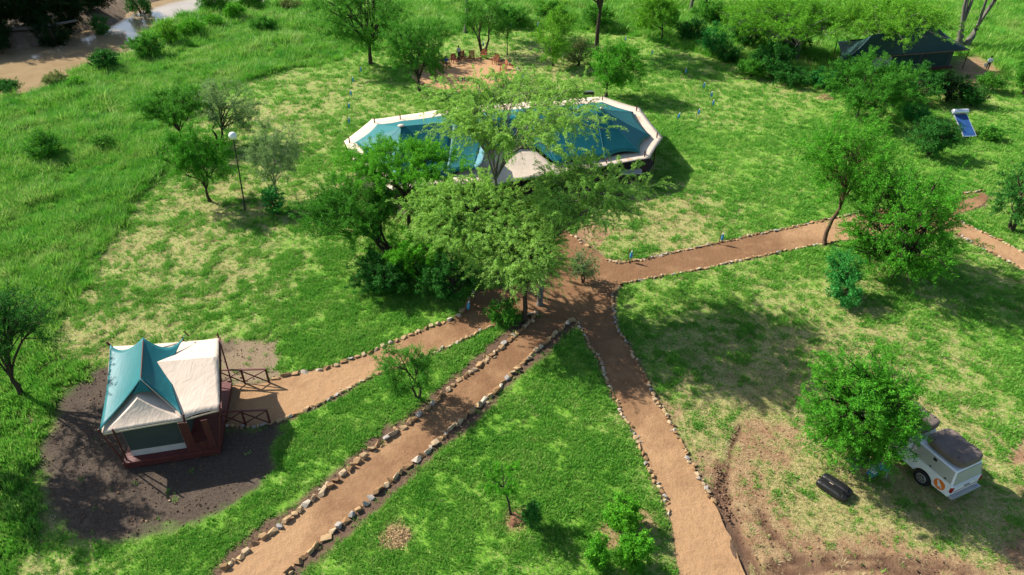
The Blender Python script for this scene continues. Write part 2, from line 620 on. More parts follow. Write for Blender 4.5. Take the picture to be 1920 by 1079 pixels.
def ground_material():
    t = NT('ground_turf')
    nf = t.noise(7.0, 6, 0.7)
    nm = t.noise(1.3, 5, 0.6)
    nl = t.noise(.22, 4, 0.55)
    fine = t.noise(26.0, 4, 0.7)
    # thatch and living grass
    thatch = t.ramp(nf, [(0.25, (.20, .18, .055)), (0.5, (.35, .31, .12)), (0.75, (.52, .48, .24))])
    green = t.ramp(nf, [(0.2, (.075, .19, .018)), (0.5, (.15, .32, .032)), (0.8, (.25, .42, .065))])
    d = t.math('ADD', t.attr('dry'), t.math('MULTIPLY', t.math('SUBTRACT', nm, .5), 1.3))
    d = t.math('ADD', d, t.math('MULTIPLY', t.math('SUBTRACT', nf, .5), 2.6))
    d = t.math('ADD', d, t.math('MULTIPLY', t.math('SUBTRACT', nl, .5), 0.6))
    dm = t.math('SMOOTH_MIN', t.math('MAXIMUM', t.math('MULTIPLY_ADD', d, 1.7, -.22), 0.0), 1.0, .1)
    c = t.mix(dm, green, thatch)
    lushc = t.ramp(nm, [(0.25, (.035, .14, .006)), (0.55, (.07, .26, .010)), (0.8, (.13, .36, .02))])
    c = t.mix(t.attr('lush'), c, lushc)
    c = t.mix(t.attr('rough'), c, t.ramp(nm, [(0.3, (.03, .09, .008)), (0.7, (.09, .19, .02))]))
    soil = t.ramp(nf, [(0.25, (.19, .105, .055)), (0.5, (.29, .165, .092)), (0.8, (.40, .25, .15))])
    soil = t.mix(t.ramp(nm, [(0.4, (0, 0, 0)), (0.65, (.7, .7, .7))]), soil, (.40, .29, .15))
    c = t.mix(t.attr('mud'), c, soil)
    c = t.mix(t.attr('rut'), c, t.ramp(nm, [(0.3, (.11, .06, .035)), (0.7, (.19, .11, .068))]))
    c = t.mix(t.attr('shoulder'), c, t.ramp(nf, [(0.25, (.085, .05, .033)), (0.75, (.20, .13, .085))]))
    c = t.mix(t.attr('straw'), c, t.ramp(fine, [(0.3, (.14, .095, .055)), (0.5, (.26, .19, .12)), (0.7, (.42, .33, .22))]))
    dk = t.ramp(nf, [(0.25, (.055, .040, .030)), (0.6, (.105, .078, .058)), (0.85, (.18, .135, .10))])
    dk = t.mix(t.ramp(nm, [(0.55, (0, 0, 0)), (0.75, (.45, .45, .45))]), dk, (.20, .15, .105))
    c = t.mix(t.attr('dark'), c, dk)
    c = t.mix(t.attr('bank'), c, t.ramp(nm, [(0.3, (.16, .11, .07)), (0.7, (.30, .22, .15))]))
    t.l(c, t.b.inputs['Base Color'])
    t.b.inputs['Roughness'].default_value = 0.92
    t.b.inputs['Specular IOR Level'].default_value = 0.12
    t.bump(t.math('ADD', t.math('MULTIPLY', nf, 1.0), t.math('MULTIPLY', fine, .5)), 0.9, 0.09)
    return t.m

MAT_GROUND = ground_material()
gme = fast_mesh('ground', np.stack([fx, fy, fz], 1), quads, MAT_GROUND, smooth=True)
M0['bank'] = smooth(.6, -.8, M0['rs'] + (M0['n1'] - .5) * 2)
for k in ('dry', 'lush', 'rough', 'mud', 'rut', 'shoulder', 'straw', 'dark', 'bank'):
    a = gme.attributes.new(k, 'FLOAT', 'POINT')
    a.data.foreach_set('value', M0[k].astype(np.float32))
ground = link('ground', gme)
ground['kind'] = 'structure'

# ------------------------------------------------------------------ paths
def path_material():
    t = NT('path_earth')
    nf = t.noise(14.0, 6, 0.7)
    nm = t.noise(.55, 4, 0.6)
    nh = t.noise(2.4, 5, 0.65)
    a = t.ramp(nf, [(0.25, (.30, .17, .082)), (0.55, (.37, .22, .112)), (0.8, (.45, .29, .16))])
    b = t.ramp(nf, [(0.3, (.15, .075, .036)), (0.55, (.205, .108, .053)), (0.8, (.27, .155, .083))])
    # dry trodden stretches are paler than the damp ones
    dry_ = None
    for (u, v), r in (((1320, 1020), 11.0), ((590, 725), 8.5), ((1560, 430), 5.0), ((1880, 480), 8.0), ((480, 1040), 5.0)):
        q_ = P(u, v)
        vd = t.n('ShaderNodeVectorMath', operation='DISTANCE')
        t.l(t.pos(), vd.inputs[0])
        vd.inputs[1].default_value = q_
        e = t.math('SUBTRACT', 1.25, t.math('DIVIDE', vd.outputs['Value'], r), clamp=True)
        dry_ = e if dry_ is None else t.math('MAXIMUM', dry_, e)
    f = t.math('ADD', dry_, t.math('MULTIPLY', t.math('SUBTRACT', nm, .5), 2.2), clamp=True)
    c = t.mix(f, b, a)
    c = t.mix(t.ramp(nh, [(0.56, (0, 0, 0)), (0.74, (.45, .45, .45))]), c, (.17, .092, .048))
    c = t.mix(t.ramp(t.noise(38, 3, .6), [(0.64, (0, 0, 0)), (0.74, (.35, .35, .35))]), c, (.42, .32, .22))
    t.l(c, t.b.inputs['Base Color'])
    t.b.inputs['Roughness'].default_value = 0.9
    t.b.inputs['Specular IOR Level'].default_value = 0.15
    t.bump(t.math('ADD', t.math('MULTIPLY', nf, .6), t.math('MULTIPLY', nh, 2.0)), 0.6, 0.06)
    return t.m

MAT_PATH = path_material()

def flat_poly(name, poly, z, mat, wob=0.0, seed=1, step=.35):
    rng = random.Random(seed)
    pts = []
    n = len(poly)
    for i in range(n):
        a, b = poly[i], poly[(i + 1) % n]
        L = math.hypot(*(b - a))
        k = max(1, int(L / step))
        for j in range(k):
            q = a + (b - a) * j / k
            pts.append(Vector((q[0] + rng.uniform(-wob, wob), q[1] + rng.uniform(-wob, wob), z)))
    tri = tessellate_polygon([pts])
    me = new_mesh(name, pts, [tuple(t) for t in tri], [mat])
    bm = bmesh.new()
    bm.from_mesh(me)
    bmesh.ops.recalc_face_normals(bm, faces=bm.faces)
    for f in bm.faces:
        if f.normal.z < 0:
            f.normal_flip()
    bm.to_mesh(me)
    bm.free()
    o = link(name, me)
    o['kind'] = 'structure'
    return o

for i, p in enumerate(PATHS):
    flat_poly('path', p, .012 + .004 * i, MAT_PATH, .05, i)
ang = np.linspace(0, 2 * PI, 60, endpoint=False)
pit_poly = np.stack([PIT_C[0] + (PIT_R - .1) * np.cos(ang), PIT_C[1] + (PIT_R - .1) * np.sin(ang)], 1)
t_ = NT('pit_earth')
t_.l(t_.ramp(t_.noise(5, 5), [(.3, (.33, .17, .07)), (.7, (.47, .27, .12))]), t_.b.inputs['Base Color'])
t_.b.inputs['Roughness'].default_value = .9
flat_poly('fire_pit_floor', pit_poly, .03, t_.m, .03, 9)

# ------------------------------------------------------------------ river
def water_material():
    t = NT('muddy_water')
    n = t.noise(.35, 4, .6, dist=.6)
    t.l(t.ramp(n, [(.3, (.31, .215, .115)), (.7, (.39, .28, .155))]), t.b.inputs['Base Color'])
    t.b.inputs['Roughness'].default_value = .09
    t.b.inputs['Specular IOR Level'].default_value = .5
    m = t.n('ShaderNodeMapping')
    m.inputs['Scale'].default_value = (.9, 2.2, 1)
    t.l(t.pos(), m.inputs[0])
    t.bump(t.noise(.9, 3, .5, m.outputs[0]), .12, .10)
    return t.m

rv = flat_poly('river', RIVER, -1.8, water_material(), 0, 3, 2.0)
rv.name = 'river_water'
# ================================================================== TENTS, RAILINGS, STONES
def mat_canvas(name, col, stain=None, rough=.75, wr=.25, trans=.12):
    t = NT(name)
    tc = t.n('ShaderNodeTexCoord')
    n = t.noise(.9, 5, .6)
    mp = t.n('ShaderNodeMapping')
    mp.inputs['Scale'].default_value = (1.0, .35, 1.0)
    mp.inputs['Rotation'].default_value = (0, 0, .6)
    t.l(t.pos(), mp.inputs[0])
    fine = t.math('ADD', t.noise(2.6, 3, .5, mp.outputs[0], dist=1.5), t.math('MULTIPLY', t.noise(1.1, 3, .5), .8))
    c = t.ramp(n, [(.3, tuple(x * .86 for x in col)), (.7, tuple(min(1, x * 1.06) for x in col))])
    if stain:
        c = t.mix(t.ramp(t.noise(.55, 4, .6, dist=.5), [(.60, (0, 0, 0)), (.72, (.75, .75, .75))]), c, stain)
    t.l(c, t.b.inputs['Base Color'])
    t.b.inputs['Roughness'].default_value = rough
    t.b.inputs['Specular IOR Level'].default_value = .25
    t.bump(fine, wr, .10)
    tr = t.n('ShaderNodeBsdfTranslucent')
    t.l(c, tr.inputs[0])
    ms = t.n('ShaderNodeMixShader')
    ms.inputs[0].default_value = trans
    t.l(t.b.outputs[0], ms.inputs[1])
    t.l(tr.outputs[0], ms.inputs[2])
    t.l(ms.outputs[0], t.out.inputs[0])
    return t.m

M_TEAL = mat_canvas('canvas_teal', (.012, .150, .165), None, .5, .12, .05)
M_CREAM = mat_canvas('canvas_cream', (.74, .60, .47), None, .8, .3)
M_CREAM_S = mat_canvas('canvas_cream_stained', (.74, .60, .46), (.46, .25, .09), .8, .15)
M_DKGREEN = mat_canvas('canvas_dark_green', (.010, .045, .042), None, .6, .15, .03)
M_WINDOW = mat_canvas('mesh_window', (.055, .066, .062), None, .8, .1, .05)
M_PALE = mat_canvas('canvas_pale', (.55, .50, .47), None, .8, .2)
M_REDWOOD = mat_simple('red_painted_wood', (.115, .024, .020), .55, .25, 6, .4, bump=.2)
M_REDPOLE = mat_simple('dark_red_pole', (.085, .022, .018), .6, .25, 6)
M_LOG = mat_simple('weathered_log', (.16, .10, .07), .85, .3, 6, .1, bump=.4)
M_STEEL = mat_simple('galvanised_steel', (.45, .45, .46), .4, .1, 8, .5, .7)
M_ROPE = mat_simple('pale_rope', (.55, .50, .42), .9, .1)
M_SEAM = mat_simple('pale_teal_seam', (.10, .30, .34), .7, .1)
M_BLACK = mat_simple('black_plastic', (.012, .012, .013), .42, .3, 5, .45)
M_WHITE = mat_simple('white_enamel', (.78, .78, .78), .35, .05, 3, .5)
M_DARKIN = mat_simple('dark_floor', (.05, .035, .028), .8, .3, 3)

def patch(A, B, C, D, nu=12, nv=8, sb=0.0, s0=0.0, s1=0.0, sag=0.0, st=0.0, sagp=1.0):
    """cloth between top edge A-B and bottom edge D-C; sb pulls the bottom edge in, s0/s1 the sides, sag hangs"""
    A, B, C, D = (np.array(x, float) for x in (A, B, C, D))
    V = []
    for j in range(nv + 1):
        v = j / nv
        for i in range(nu + 1):
            u = i / nu
            v2 = v * (1 - sb * 4 * u * (1 - u) * v)
            u2 = u + s0 * (1 - u) * 4 * v * (1 - v) - s1 * u * 4 * v * (1 - v)
            p = (A * (1 - u2) + B * u2) * (1 - v2) + (D * (1 - u2) + C * u2) * v2
            p[2] -= sag * 4 * v2 * (1 - v2) ** sagp + st * 4 * u * (1 - u) * (1 - v2)
            V.append(p)
    Fc = []
    w = nu + 1
    for j in range(nv):
        for i in range(nu):
            a = j * w + i
            Fc.append((a, a + w, a + w + 1, a + 1))
    return V, Fc

def cloth(name, patches, mat, parent, thick=.02):
    V, Fc = [], []
    for v, f in patches:
        o = len(V)
        V += v
        Fc += [tuple(i + o for i in q) for q in f]
    me = new_mesh(name, V, Fc, [mat], smooth=True)
    bm = bmesh.new()
    bm.from_mesh(me)
    bmesh.ops.remove_doubles(bm, verts=bm.verts, dist=.012)
    bmesh.ops.dissolve_degenerate(bm, dist=.004, edges=bm.edges)
    bmesh.ops.recalc_face_normals(bm, faces=bm.faces)
    up = sum(f.normal.z * f.calc_area() for f in bm.faces)
    if up < 0:
        bmesh.ops.reverse_faces(bm, faces=bm.faces)
    bm.to_mesh(me)
    bm.free()
    me.set_sharp_from_angle(angle=math.radians(11))
    o = link(name, me, parent)
    m = o.modifiers.new('solid', 'SOLIDIFY')
    m.thickness = thick
    m.offset = -1
    return o

def inv(o, pts):
    return pts

# ------------------------------------------------------------------ small tent
D1, D2 = P(231, 870, .45), P(411, 842, .45)
ex = (D2 - D1).normalized()
ey = Vector((-ex.y, ex.x, 0))
T0 = D1.copy()
T0.z = 0
st_ = thing('safari_tent', 'small safari tent with teal flysheet over cream roof on a dark red deck', 'tent', T0)

def L(p):
    return Vector(p) - T0

def fr(a, b, z):
    """tent frame: a metres along the front, b metres back"""
    return ex * a + ey * b + Vector((0, 0, z))

WD = (D2 - D1).length
DEP = 5.0
deck = MB()
deck.prism([fr(0, 0, 0)[:2], fr(WD, 0, 0)[:2], fr(WD, DEP, 0)[:2], fr(0, DEP, 0)[:2]], Matrix.Translation((0, 0, .08)), .27)
deck.build('deck_frame', M_REDPOLE, st_)
nb = 30
for i in range(nb):
    b0 = DEP * i / nb
    mb = MB()
    mb.prism([fr(-.03, b0 + .006, 0)[:2], fr(WD + .03, b0 + .006, 0)[:2], fr(WD + .03, b0 + DEP / nb - .006, 0)[:2], fr(-.03, b0 + DEP / nb - .006, 0)[:2]], Matrix.Translation((0, 0, .352)), .1)
    mb.build('deck_board', M_REDWOOD, st_)
for a in (.15, WD / 2, WD - .15):
    for b in (.2, DEP - .2):
        MB().tube([fr(a, b, -.05), fr(a, b, .09)], .1, 8).build('deck_pier', M_LOG, st_)
EL = .65 * WD                                         # tent body is the left part, the porch the right
WH = 2.15
w = MB()
for a, b in (((.35, .42), (EL, .42)), ((EL, .42), (EL, 4.6)), ((EL, 4.6), (.35, 4.6)), ((.35, 4.6), (.35, .42))):
    w.V += [fr(a[0], a[1], .455), fr(b[0], b[1], .455), fr(b[0], b[1], WH + .35), fr(a[0], a[1], WH + .35)]
    n = len(w.V)
    w.F.append((n - 4, n - 3, n - 2, n - 1))
w.build('tent_wall', M_PALE, st_, solid=.02)
mb = MB()
mb.V += [fr(.36, .395, .84), fr(EL - .03, .395, .84), fr(EL - .03, .395, WH + .34), fr(.36, .395, WH + .34)]
mb.F.append((0, 1, 2, 3))
mb.build('window_panel', M_WINDOW, st_, solid=.012)
mb = MB()
mb.V += [fr(.325, 1.0, .95), fr(.325, 3.8, .95), fr(.325, 3.8, WH), fr(.325, 1.0, WH)]
mb.F.append((0, 1, 2, 3))
mb.build('window_panel', M_WINDOW, st_, solid=.012)
mb = MB()
mb.V += [fr(EL + .025, 1.4, .47), fr(EL + .025, 2.8, .47), fr(EL + .025, 2.8, WH), fr(EL + .025, 1.4, WH)]
mb.F.append((0, 1, 2, 3))
mb.build('door_flap', M_WINDOW, st_, solid=.012)
# cream roof
BL, BR, FRc, FL = P(206, 650, 2.6), P(410, 634, 2.6), P(412, 768, 2.6), P(190, 813, 2.55)
V1, V2 = P(345, 641, 2.7), P(345, 786, 2.55)
RBc, RFc = P(266, 655, 3.6), P(257, 748, 3.35)
RL_, RR_ = P(282, 680, 3.48), P(409, 669, 3.5)
Q = lambda *a: [L(x) for x in a]
cloth('cream_roof', [
    patch(*Q(RBc, RFc, FL, BL), 10, 8, .02, 0, 0, .12),
    patch(*Q(RFc, RBc, V1, V2), 10, 8, .02, 0, 0, .12),
    patch(*Q(RFc, RFc, V2, FL), 12, 8, .03, 0, 0, .12),
    patch(*Q(RBc, RBc, BL, V1), 8, 6, .03, 0, 0, .1)], M_CREAM, st_)
cloth('porch_roof', [
    patch(*Q(RL_, RR_, FRc, V2 + Vector((0, 0, .03))), 12, 8, .03, 0, 0, .10),
    patch(*Q(RR_, RL_, V1 + Vector((0, 0, .03)), BR), 12, 6, .03, 0, 0, .08)], M_CREAM, st_)
for a, b in ((FL, V2), (V2, FRc)):
    a, b = L(a), L(b)
    dz = Vector((0, 0, -.13))
    cloth('valance', [patch(a + Vector((0, 0, -.02)), b + Vector((0, 0, -.02)), b + dz, a + dz, 12, 2, .25)], M_CREAM, st_, .012)
# teal flysheet, a saddle stretched from a front-to-back ridge
fBL, fBR, fFR, fFL = P(206, 646, 3.05), P(349, 625, 3.2), P(343, 782, 2.72), P(186, 809, 2.68)
RB, RF = P(268, 633, 4.05), P(263, 711, 4.05)
FB1, FB2 = P(247, 741, 3.42), P(285, 735, 3.42)
cloth('flysheet', [
    patch(*Q(RB, RF, fFL, fBL), 14, 12, .05, .10, .05, .18, .10),
    patch(*Q(RF, RB, fBR, fFR), 14, 12, .34, .06, .16, .20, .10),
    patch(*Q(RF, RF, FB2, FB1), 6, 5, .1, 0, 0, .03)], M_TEAL, st_)
MB().tube(Q(RB + Vector((0, 0, -.06)), RF + Vector((0, 0, -.06))), .035, 6).build('ridge_pole', M_REDPOLE, st_)
for a, b in ((FL, D1 + Vector((.05, .05, 0))), (P(214, 812, 2.5), P(238, 862, .45)), (V2, fr(EL + .08, .1, .45) + T0), (FRc, D2 + Vector((-.02, .05, 0))), (BR, fr(WD, DEP, .45) + T0), (BL, fr(0, DEP, .45) + T0), (V1, fr(EL + .1, DEP - .05, .45) + T0)):
    a, b = L(a), L(b)
    up = (a - b).normalized() * .28
    MB().tube([b, a + up], .04, 6).build('pole', M_REDPOLE, st_, True)
for tp, ft in ((fBL, None), (fFL, None), (fBR, None)):
    a = L(tp)
    MB().tube([a + Vector((.1, 0, -.2)), a + Vector((-.12, .03, .12))], .035, 6).build('pole_tip', M_REDPOLE, st_, True)
MB().bar(L(BR) + Vector((.06, 0, .0)), L(FRc) + Vector((.06, 0, .0)), .09).build('eave_beam', M_REDPOLE, st_)
for i in range(9):
    a0 = EL + .12 + (WD - EL - .2) * i / 9
    a1 = EL + .12 + (WD - EL - .2) * (i + 1) / 9 - .012
    z1 = 2.45 if i < 3 or i > 6 else 1.05
    mb = MB()
    mb.V += [fr(a0, .06, .458), fr(a1, .06, .458), fr(a1, .06, z1), fr(a0, .06, z1)]
    mb.F.append((0, 1, 2, 3))
    mb.build('porch_board', M_REDPOLE, st_, solid=.025)
MB().tube([L(V2) + Vector((.05, 0, 0)), L(P(362, 905))], .006, 4).build('guy_rope', M_REDPOLE, st_)
MB().tube([L(RF), L(fFR)], .008, 4).build('seam_rope', M_ROPE, st_)

def railing(name, label, a, b):
    t = thing(name, label, 'railing', a, 0, 'railings of the small tent ramp')
    d = b - a
    for k in (0, .48, 1):
        p = d * k
        MB().bar(p - Vector((0, 0, .1)), p + Vector((0, 0, .98)), .085).build('post', M_REDPOLE, t)
    MB().bar(Vector((0, 0, 1.0)) - d * .02, d * 1.02 + Vector((0, 0, 1.0)), .09, .06).build('top_rail', M_REDWOOD, t)
    for k0, k1 in ((0.01, .47), (.49, .99)):
        off = Vector((0, .035, 0))
        MB().bar(d * k0 + off + Vector((0, 0, .12)), d * k1 + off + Vector((0, 0, .92)), .05).build('brace', M_REDPOLE, t)
        MB().bar(d * k1 - off + Vector((0, 0, .12)), d * k0 - off + Vector((0, 0, .92)), .05).build('brace', M_REDPOLE, t)
    return t

railing('wooden_railing', 'dark red cross-braced railing on the far side of the small tent ramp', P(417, 720), P(505, 718))
railing('wooden_railing', 'dark red cross-braced railing on the near side of the small tent ramp, partly in shade', P(418, 799), P(507, 795))

# ------------------------------------------------------------------ the big marquee
ZE, ZR = 2.5, 5.8
EAVE = [P(u, v, ZE) for u, v in [(645, 265), (697, 224), (750, 217), (840, 203), (925, 196), (1010, 189), (1130, 181), (1200, 203), (1243, 258), (1218, 297), (1140, 311), (1060, 325), (925, 348), (830, 347), (735, 357), (664, 306)]]
RA, RZ_ = P(752, 237, ZR), P(1128, 204, ZR)
M0_ = P(940, 300)
mq = thing('dining_marquee', 'long double-peaked teal and cream marquee half hidden by acacias', 'tent', M0_)
q = lambda p, dz=0: Vector(p) - M0_ + Vector((0, 0, dz))
def ridge(k):
    return RA.lerp(RZ_, k)
RK = [0, 0, 0, .25, .46, .68, 1, 1, 1, 1, .97, .62, .46, .25, 0, 0]     # ridge point each eave point hangs from
def teal_pt(i, k=.19, dz=.27):
    p = EAVE[i].lerp(ridge(RK[i]), k)
    return Vector((p.x - M0_.x, p.y - M0_.y, ZE + dz))

def inner_pt(i):
    p = EAVE[i].lerp(ridge(RK[i]), .34)
    return Vector((p.x - M0_.x, p.y - M0_.y, ZE + .22))

PA, PM, PB = P(903, 284, 3.6), P(945, 282, 3.7), P(1000, 279, 3.6)
ps = []
for i in range(16):
    j = (i + 1) % 16
    if i in (11, 12):
        continue
    ps.append(patch(inner_pt(i), inner_pt(j), q(EAVE[j]), q(EAVE[i]), 10, 5, .03, 0, 0, .03))
ps.append(patch(q(PA), q(PM), q(EAVE[12]), q(EAVE[13]), 10, 8, .02, 0, 0, .08))
ps.append(patch(q(PM), q(PB), q(EAVE[11]), q(EAVE[12]), 10, 8, .02, 0, 0, .08))
cloth('cream_canopy', ps, M_CREAM_S, mq)

def tealside(seq, name, drop, extra=()):
    pp = []
    for i, j in seq:
        a, b = q(ridge(RK[i])), q(ridge(RK[j]))
        pp.append(patch(a, b, teal_pt(j), teal_pt(i), 14, 10, drop, 0, 0, .12, 0, 1.2))
    return cloth(name, pp + list(extra), M_TEAL, mq)

FE = P(891, 318, 3.3)
tealside([(14, 15), (15, 0), (0, 1), (1, 2), (2, 3), (3, 4), (13, 14)], 'flysheet', .09,
         [patch(q(ridge(.25)), q(ridge(.43)), q(FE), teal_pt(13), 10, 8, .05, 0, .06, .12)])
tealside([(4, 5), (5, 6), (6, 7), (7, 8), (8, 9), (9, 10), (10, 11)], 'flysheet', .09,
         [patch(q(ridge(.435)), q(ridge(.62)), q(PB, .25), q(PA, .25), 10, 8, .03, 0, 0, .10),
          patch(q(ridge(.62)), q(ridge(.62)), teal_pt(11), q(PB, .25), 8, 8, .03, 0, 0, .08)])
fl = [P(880, 284, 3.75), P(899, 266, 4.55), P(911, 272, 4.62), P(908, 289, 4.45), P(903, 306, 3.95), P(891, 317, 3.4)]
fc = P(894, 292, 3.85)
cloth('flysheet_flap', [patch(q(fc), q(fc), q(fl[(i + 1) % 6]), q(fl[i]), 3, 3) for i in range(6)], mat_canvas('canvas_teal_sunlit', (.10, .26, .31), None, .6, .12, .1), mq)  # lighter teal paints the sunlight on this folded facet into its colour
for i in (0, 1, 2, 3, 5, 6, 7, 8, 9, 10, 14, 15):
    a, b = q(ridge(RK[i])), teal_pt(i)
    pts_ = []
    for kk in range(9):
        v = kk / 8
        p_ = a.lerp(b, v)
        p_.z -= .12 * 4 * v * (1 - v) ** 1.2 - .014
        pts_.append(p_)
    MB().tube(pts_, .010, 4).build('seam', M_SEAM, mq)
MB().sphere(q(ridge(0), .05), (.28, .22, .10), 10, 6).build('peak_cap', M_CREAM, mq, True)
MB().sphere(q(ridge(1), .05), (.16, .14, .10), 10, 6).build('peak_cap', M_CREAM, mq, True)
MB().tube([q(ridge(0), -.12), q(ridge(.44), -.12)], .06, 6).build('ridge_pole', M_LOG, mq)
MB().tube([q(ridge(.46), -.12), q(ridge(1), -.12)], .06, 6).build('ridge_pole', M_LOG, mq)
MB().tube([q(PA, .12), q(PB, .12)], .09, 7).build('porch_log', M_LOG, mq)
for i in range(16):
    p = teal_pt(i, .10, -.02)
    foot = Vector((p.x, p.y, 0))
    MB().tube([foot, p + Vector((0, 0, .55))], .055, 7).build('post', M_REDPOLE, mq, True)
    e = q(EAVE[i])
    MB().tube([p + Vector((0, 0, .45)), e + Vector((0, 0, .02))], .012, 4).build('guy_rope', M_ROPE, mq)
for k in (0.0, .2, .44, .5, .75, 1.0):
    p = q(ridge(k))
    MB().tube([Vector((p.x, p.y, 0)), p + Vector((0, 0, -.1))], .08, 8).build('king_post', M_LOG, mq, True)
for i in (9, 7, 6, 14, 0):
    a, b = q(EAVE[i], -.02), teal_pt(i, .10, 0)
    MB().tube([Vector((b.x, b.y, .1)), a], .03, 5).build('strut', M_REDPOLE, mq)
fp = [teal_pt(i, .10, 0) for i in range(16)]
mb = MB()
mb.prism([p[:2] for p in fp], Matrix.Translation((0, 0, .012)), .16)
mb.build('floor', M_DARKIN, mq)
# furniture that shows under the right end
def dining_table(label, p, rz, mat, grp='tables under the marquee'):
    t = thing('dining_table', label, 'table', p, rz, grp)
    MB().box((0, 0, .74), (2.0, .9, .05)).build('tabletop', mat, t, bevel=.012)
    for sx in (-1, 1):
        for sy in (-1, 1):
            MB().bar((sx * .88, sy * .36, 0), (sx * .88, sy * .36, .715), .07).build('leg', M_LOG, t)
    return t
p = P(1183, 326, .75)
p.z = .172
dining_table('white-topped table showing under the right front edge of the marquee', p, .1, M_WHITE)

# ------------------------------------------------------------------ dark-roofed tent at the back right
B0 = P(1710, 130)
bt = thing('safari_tent', 'dark green roofed tent half hidden by trees at the upper right', 'tent', B0)
qb = lambda p: Vector(p) - B0
eFL, eFR, eBR, eBL = P(1578, 112, 2.4), P(1818, 93, 2.4), P(1770, 62, 2.4), P(1570, 78, 2.4)
rA, rB = P(1635, 66, 5.2), P(1757, 46, 5.2)
cloth('roof', [
    patch(qb(rA), qb(rB), qb(eFR), qb(eFL), 16, 10, .02, 0, 0, .55),
    patch(qb(rB), qb(rB), qb(eBR), qb(eFR), 8, 8, .04, 0, 0, .55),
    patch(qb(rB), qb(rA), qb(eBL), qb(eBR), 12, 8, .02, 0, 0, .45),
    patch(qb(rA), qb(rA), qb(eFL), qb(eBL), 8, 8, .04, 0, 0, .5)], M_DKGREEN, bt)
MB().tube([qb(eFL) + Vector((0, 0, -.05)), qb(eFR) + Vector((0, 0, -.05))], .07, 6).build('eave_log', M_LOG, bt)
cx = (eFL + eFR + eBR + eBL) / 4
inset = [qb(cx.lerp(e, .80)) for e in (eFL, eFR, eBR, eBL)]
for i in range(4):
    a, b = inset[i], inset[(i + 1) % 4]
    mb = MB()
    mb.V += [Vector((a.x, a.y, .3)), Vector((b.x, b.y, .3)), Vector((b.x, b.y, 2.7)), Vector((a.x, a.y, 2.7))]
    mb.F.append((0, 1, 2, 3))
    mb.build('wall', M_WINDOW, bt, solid=.02)
a, b = inset[0], inset[1]
nf = (b - a).cross(Vector((0, 0, 1))).normalized() * .04
for k0, k1, mm in ((.42, .66, M_DKGREEN), (.70, .96, M_DKGREEN), (.20, .38, M_PALE)):
    p0, p1 = a.lerp(b, k0) + nf, a.lerp(b, k1) + nf
    mb = MB()
    mb.V += [Vector((p0.x, p0.y, .5)), Vector((p1.x, p1.y, .5)), Vector((p1.x, p1.y, 2.3)), Vector((p0.x, p0.y, 2.3))]
    mb.F.append((0, 1, 2, 3))
    mb.build('window_panel', mm, bt, solid=.02)
mb = MB()
mb.prism([p[:2] for p in [qb(cx.lerp(e, .86)) for e in (eFL, eFR, eBR, eBL)]], Matrix.Translation((0, 0, .05)), .25)
mb.build('deck', M_REDPOLE, bt)
for e in (eFL, eFR, eBR, eBL, eFL.lerp(eFR, .33), eFL.lerp(eFR, .66)):
    e = qb(e)
    MB().tube([Vector((e.x, e.y, 0)), e], .05, 6).build('pole', M_REDPOLE, bt)
sh = thing('hanging_sheet', 'lilac cloth sheet hanging at the left corner of the dark-roofed tent', 'cloth', P(1583, 131))
a, b = P(1567, 131), P(1596, 128)
d = b - a
cloth('cloth', [patch(Vector((0, 0, 1.75)) - d / 2, Vector((0, 0, 1.95)) + d / 2, d / 2 + Vector((0, 0, .35)), -d / 2 + Vector((0, 0, .35)), 12, 8, .05)],
      mat_canvas('cloth_lilac', (.30, .22, .42), None, .8, .3), sh)
for s_ in (-.55, .55):
    MB().tube([d * s_, d * s_ + Vector((0, 0, 2.05))], .04, 6).build('pole', M_LOG, sh)

# ------------------------------------------------------------------ kerb stones
def stone_material():
    t = NT('kerb_stone')
    oi = t.n('ShaderNodeObjectInfo')
    tc = t.n('ShaderNodeTexCoord')
    base = t.ramp(oi.outputs['Random'], [(.0, (.26, .15, .070)), (.20, (.36, .225, .11)), (.42, (.42, .285, .15)), (.64, (.46, .345, .21)), (.82, (.46, .40, .31)), (.92, (.33, .31, .28))], 'CONSTANT')
    n = t.noise(5, 5, .7, tc.outputs['Object'])
    c = t.mix(t.ramp(n, [(.35, (0, 0, 0)), (.7, (.85, .85, .85))]), base, (.25, .15, .08), 'MIX')
    c = t.mix(.6, c, base)
    t.l(c, t.b.inputs['Base Color'])
    t.b.inputs['Roughness'].default_value = .85
    t.b.inputs['Specular IOR Level'].default_value = .2
    t.bump(t.noise(7, 5, .7, tc.outputs['Object']), .5, .06)
    return t.m

M_STONE = stone_material()
M_CLOD = mat_simple('soil_clod', (.19, .11, .068), .95, .3, 3, .1, bump=.6)
STONES, STONES_SOIL = [], []
for s in range(14):
    r = random.Random(900 + s)
    bm = bmesh.new()
    for k in range(13):
        v = Vector((r.gauss(0, 1), r.gauss(0, 1), r.gauss(0, 1))).normalized()
        e = .6
        v = Vector([math.copysign(abs(c) ** e, c) for c in v])
        bm.verts.new(Vector((v.x * .5, v.y * .5, v.z * .5)) * r.uniform(.78, 1.08))
    bmesh.ops.convex_hull(bm, input=bm.verts)
    for v in [v for v in bm.verts if not v.link_faces]:
        bm.verts.remove(v)
    bmesh.ops.recalc_face_normals(bm, faces=bm.faces)
    me = bpy.data.meshes.new('stone')
    bm.to_mesh(me)
    bm.free()
    me.materials.append(M_STONE)
    STONES.append(me)
    me2 = me.copy()
    me2.materials.clear()
    me2.materials.append(M_CLOD)
    STONES_SOIL.append(me2)

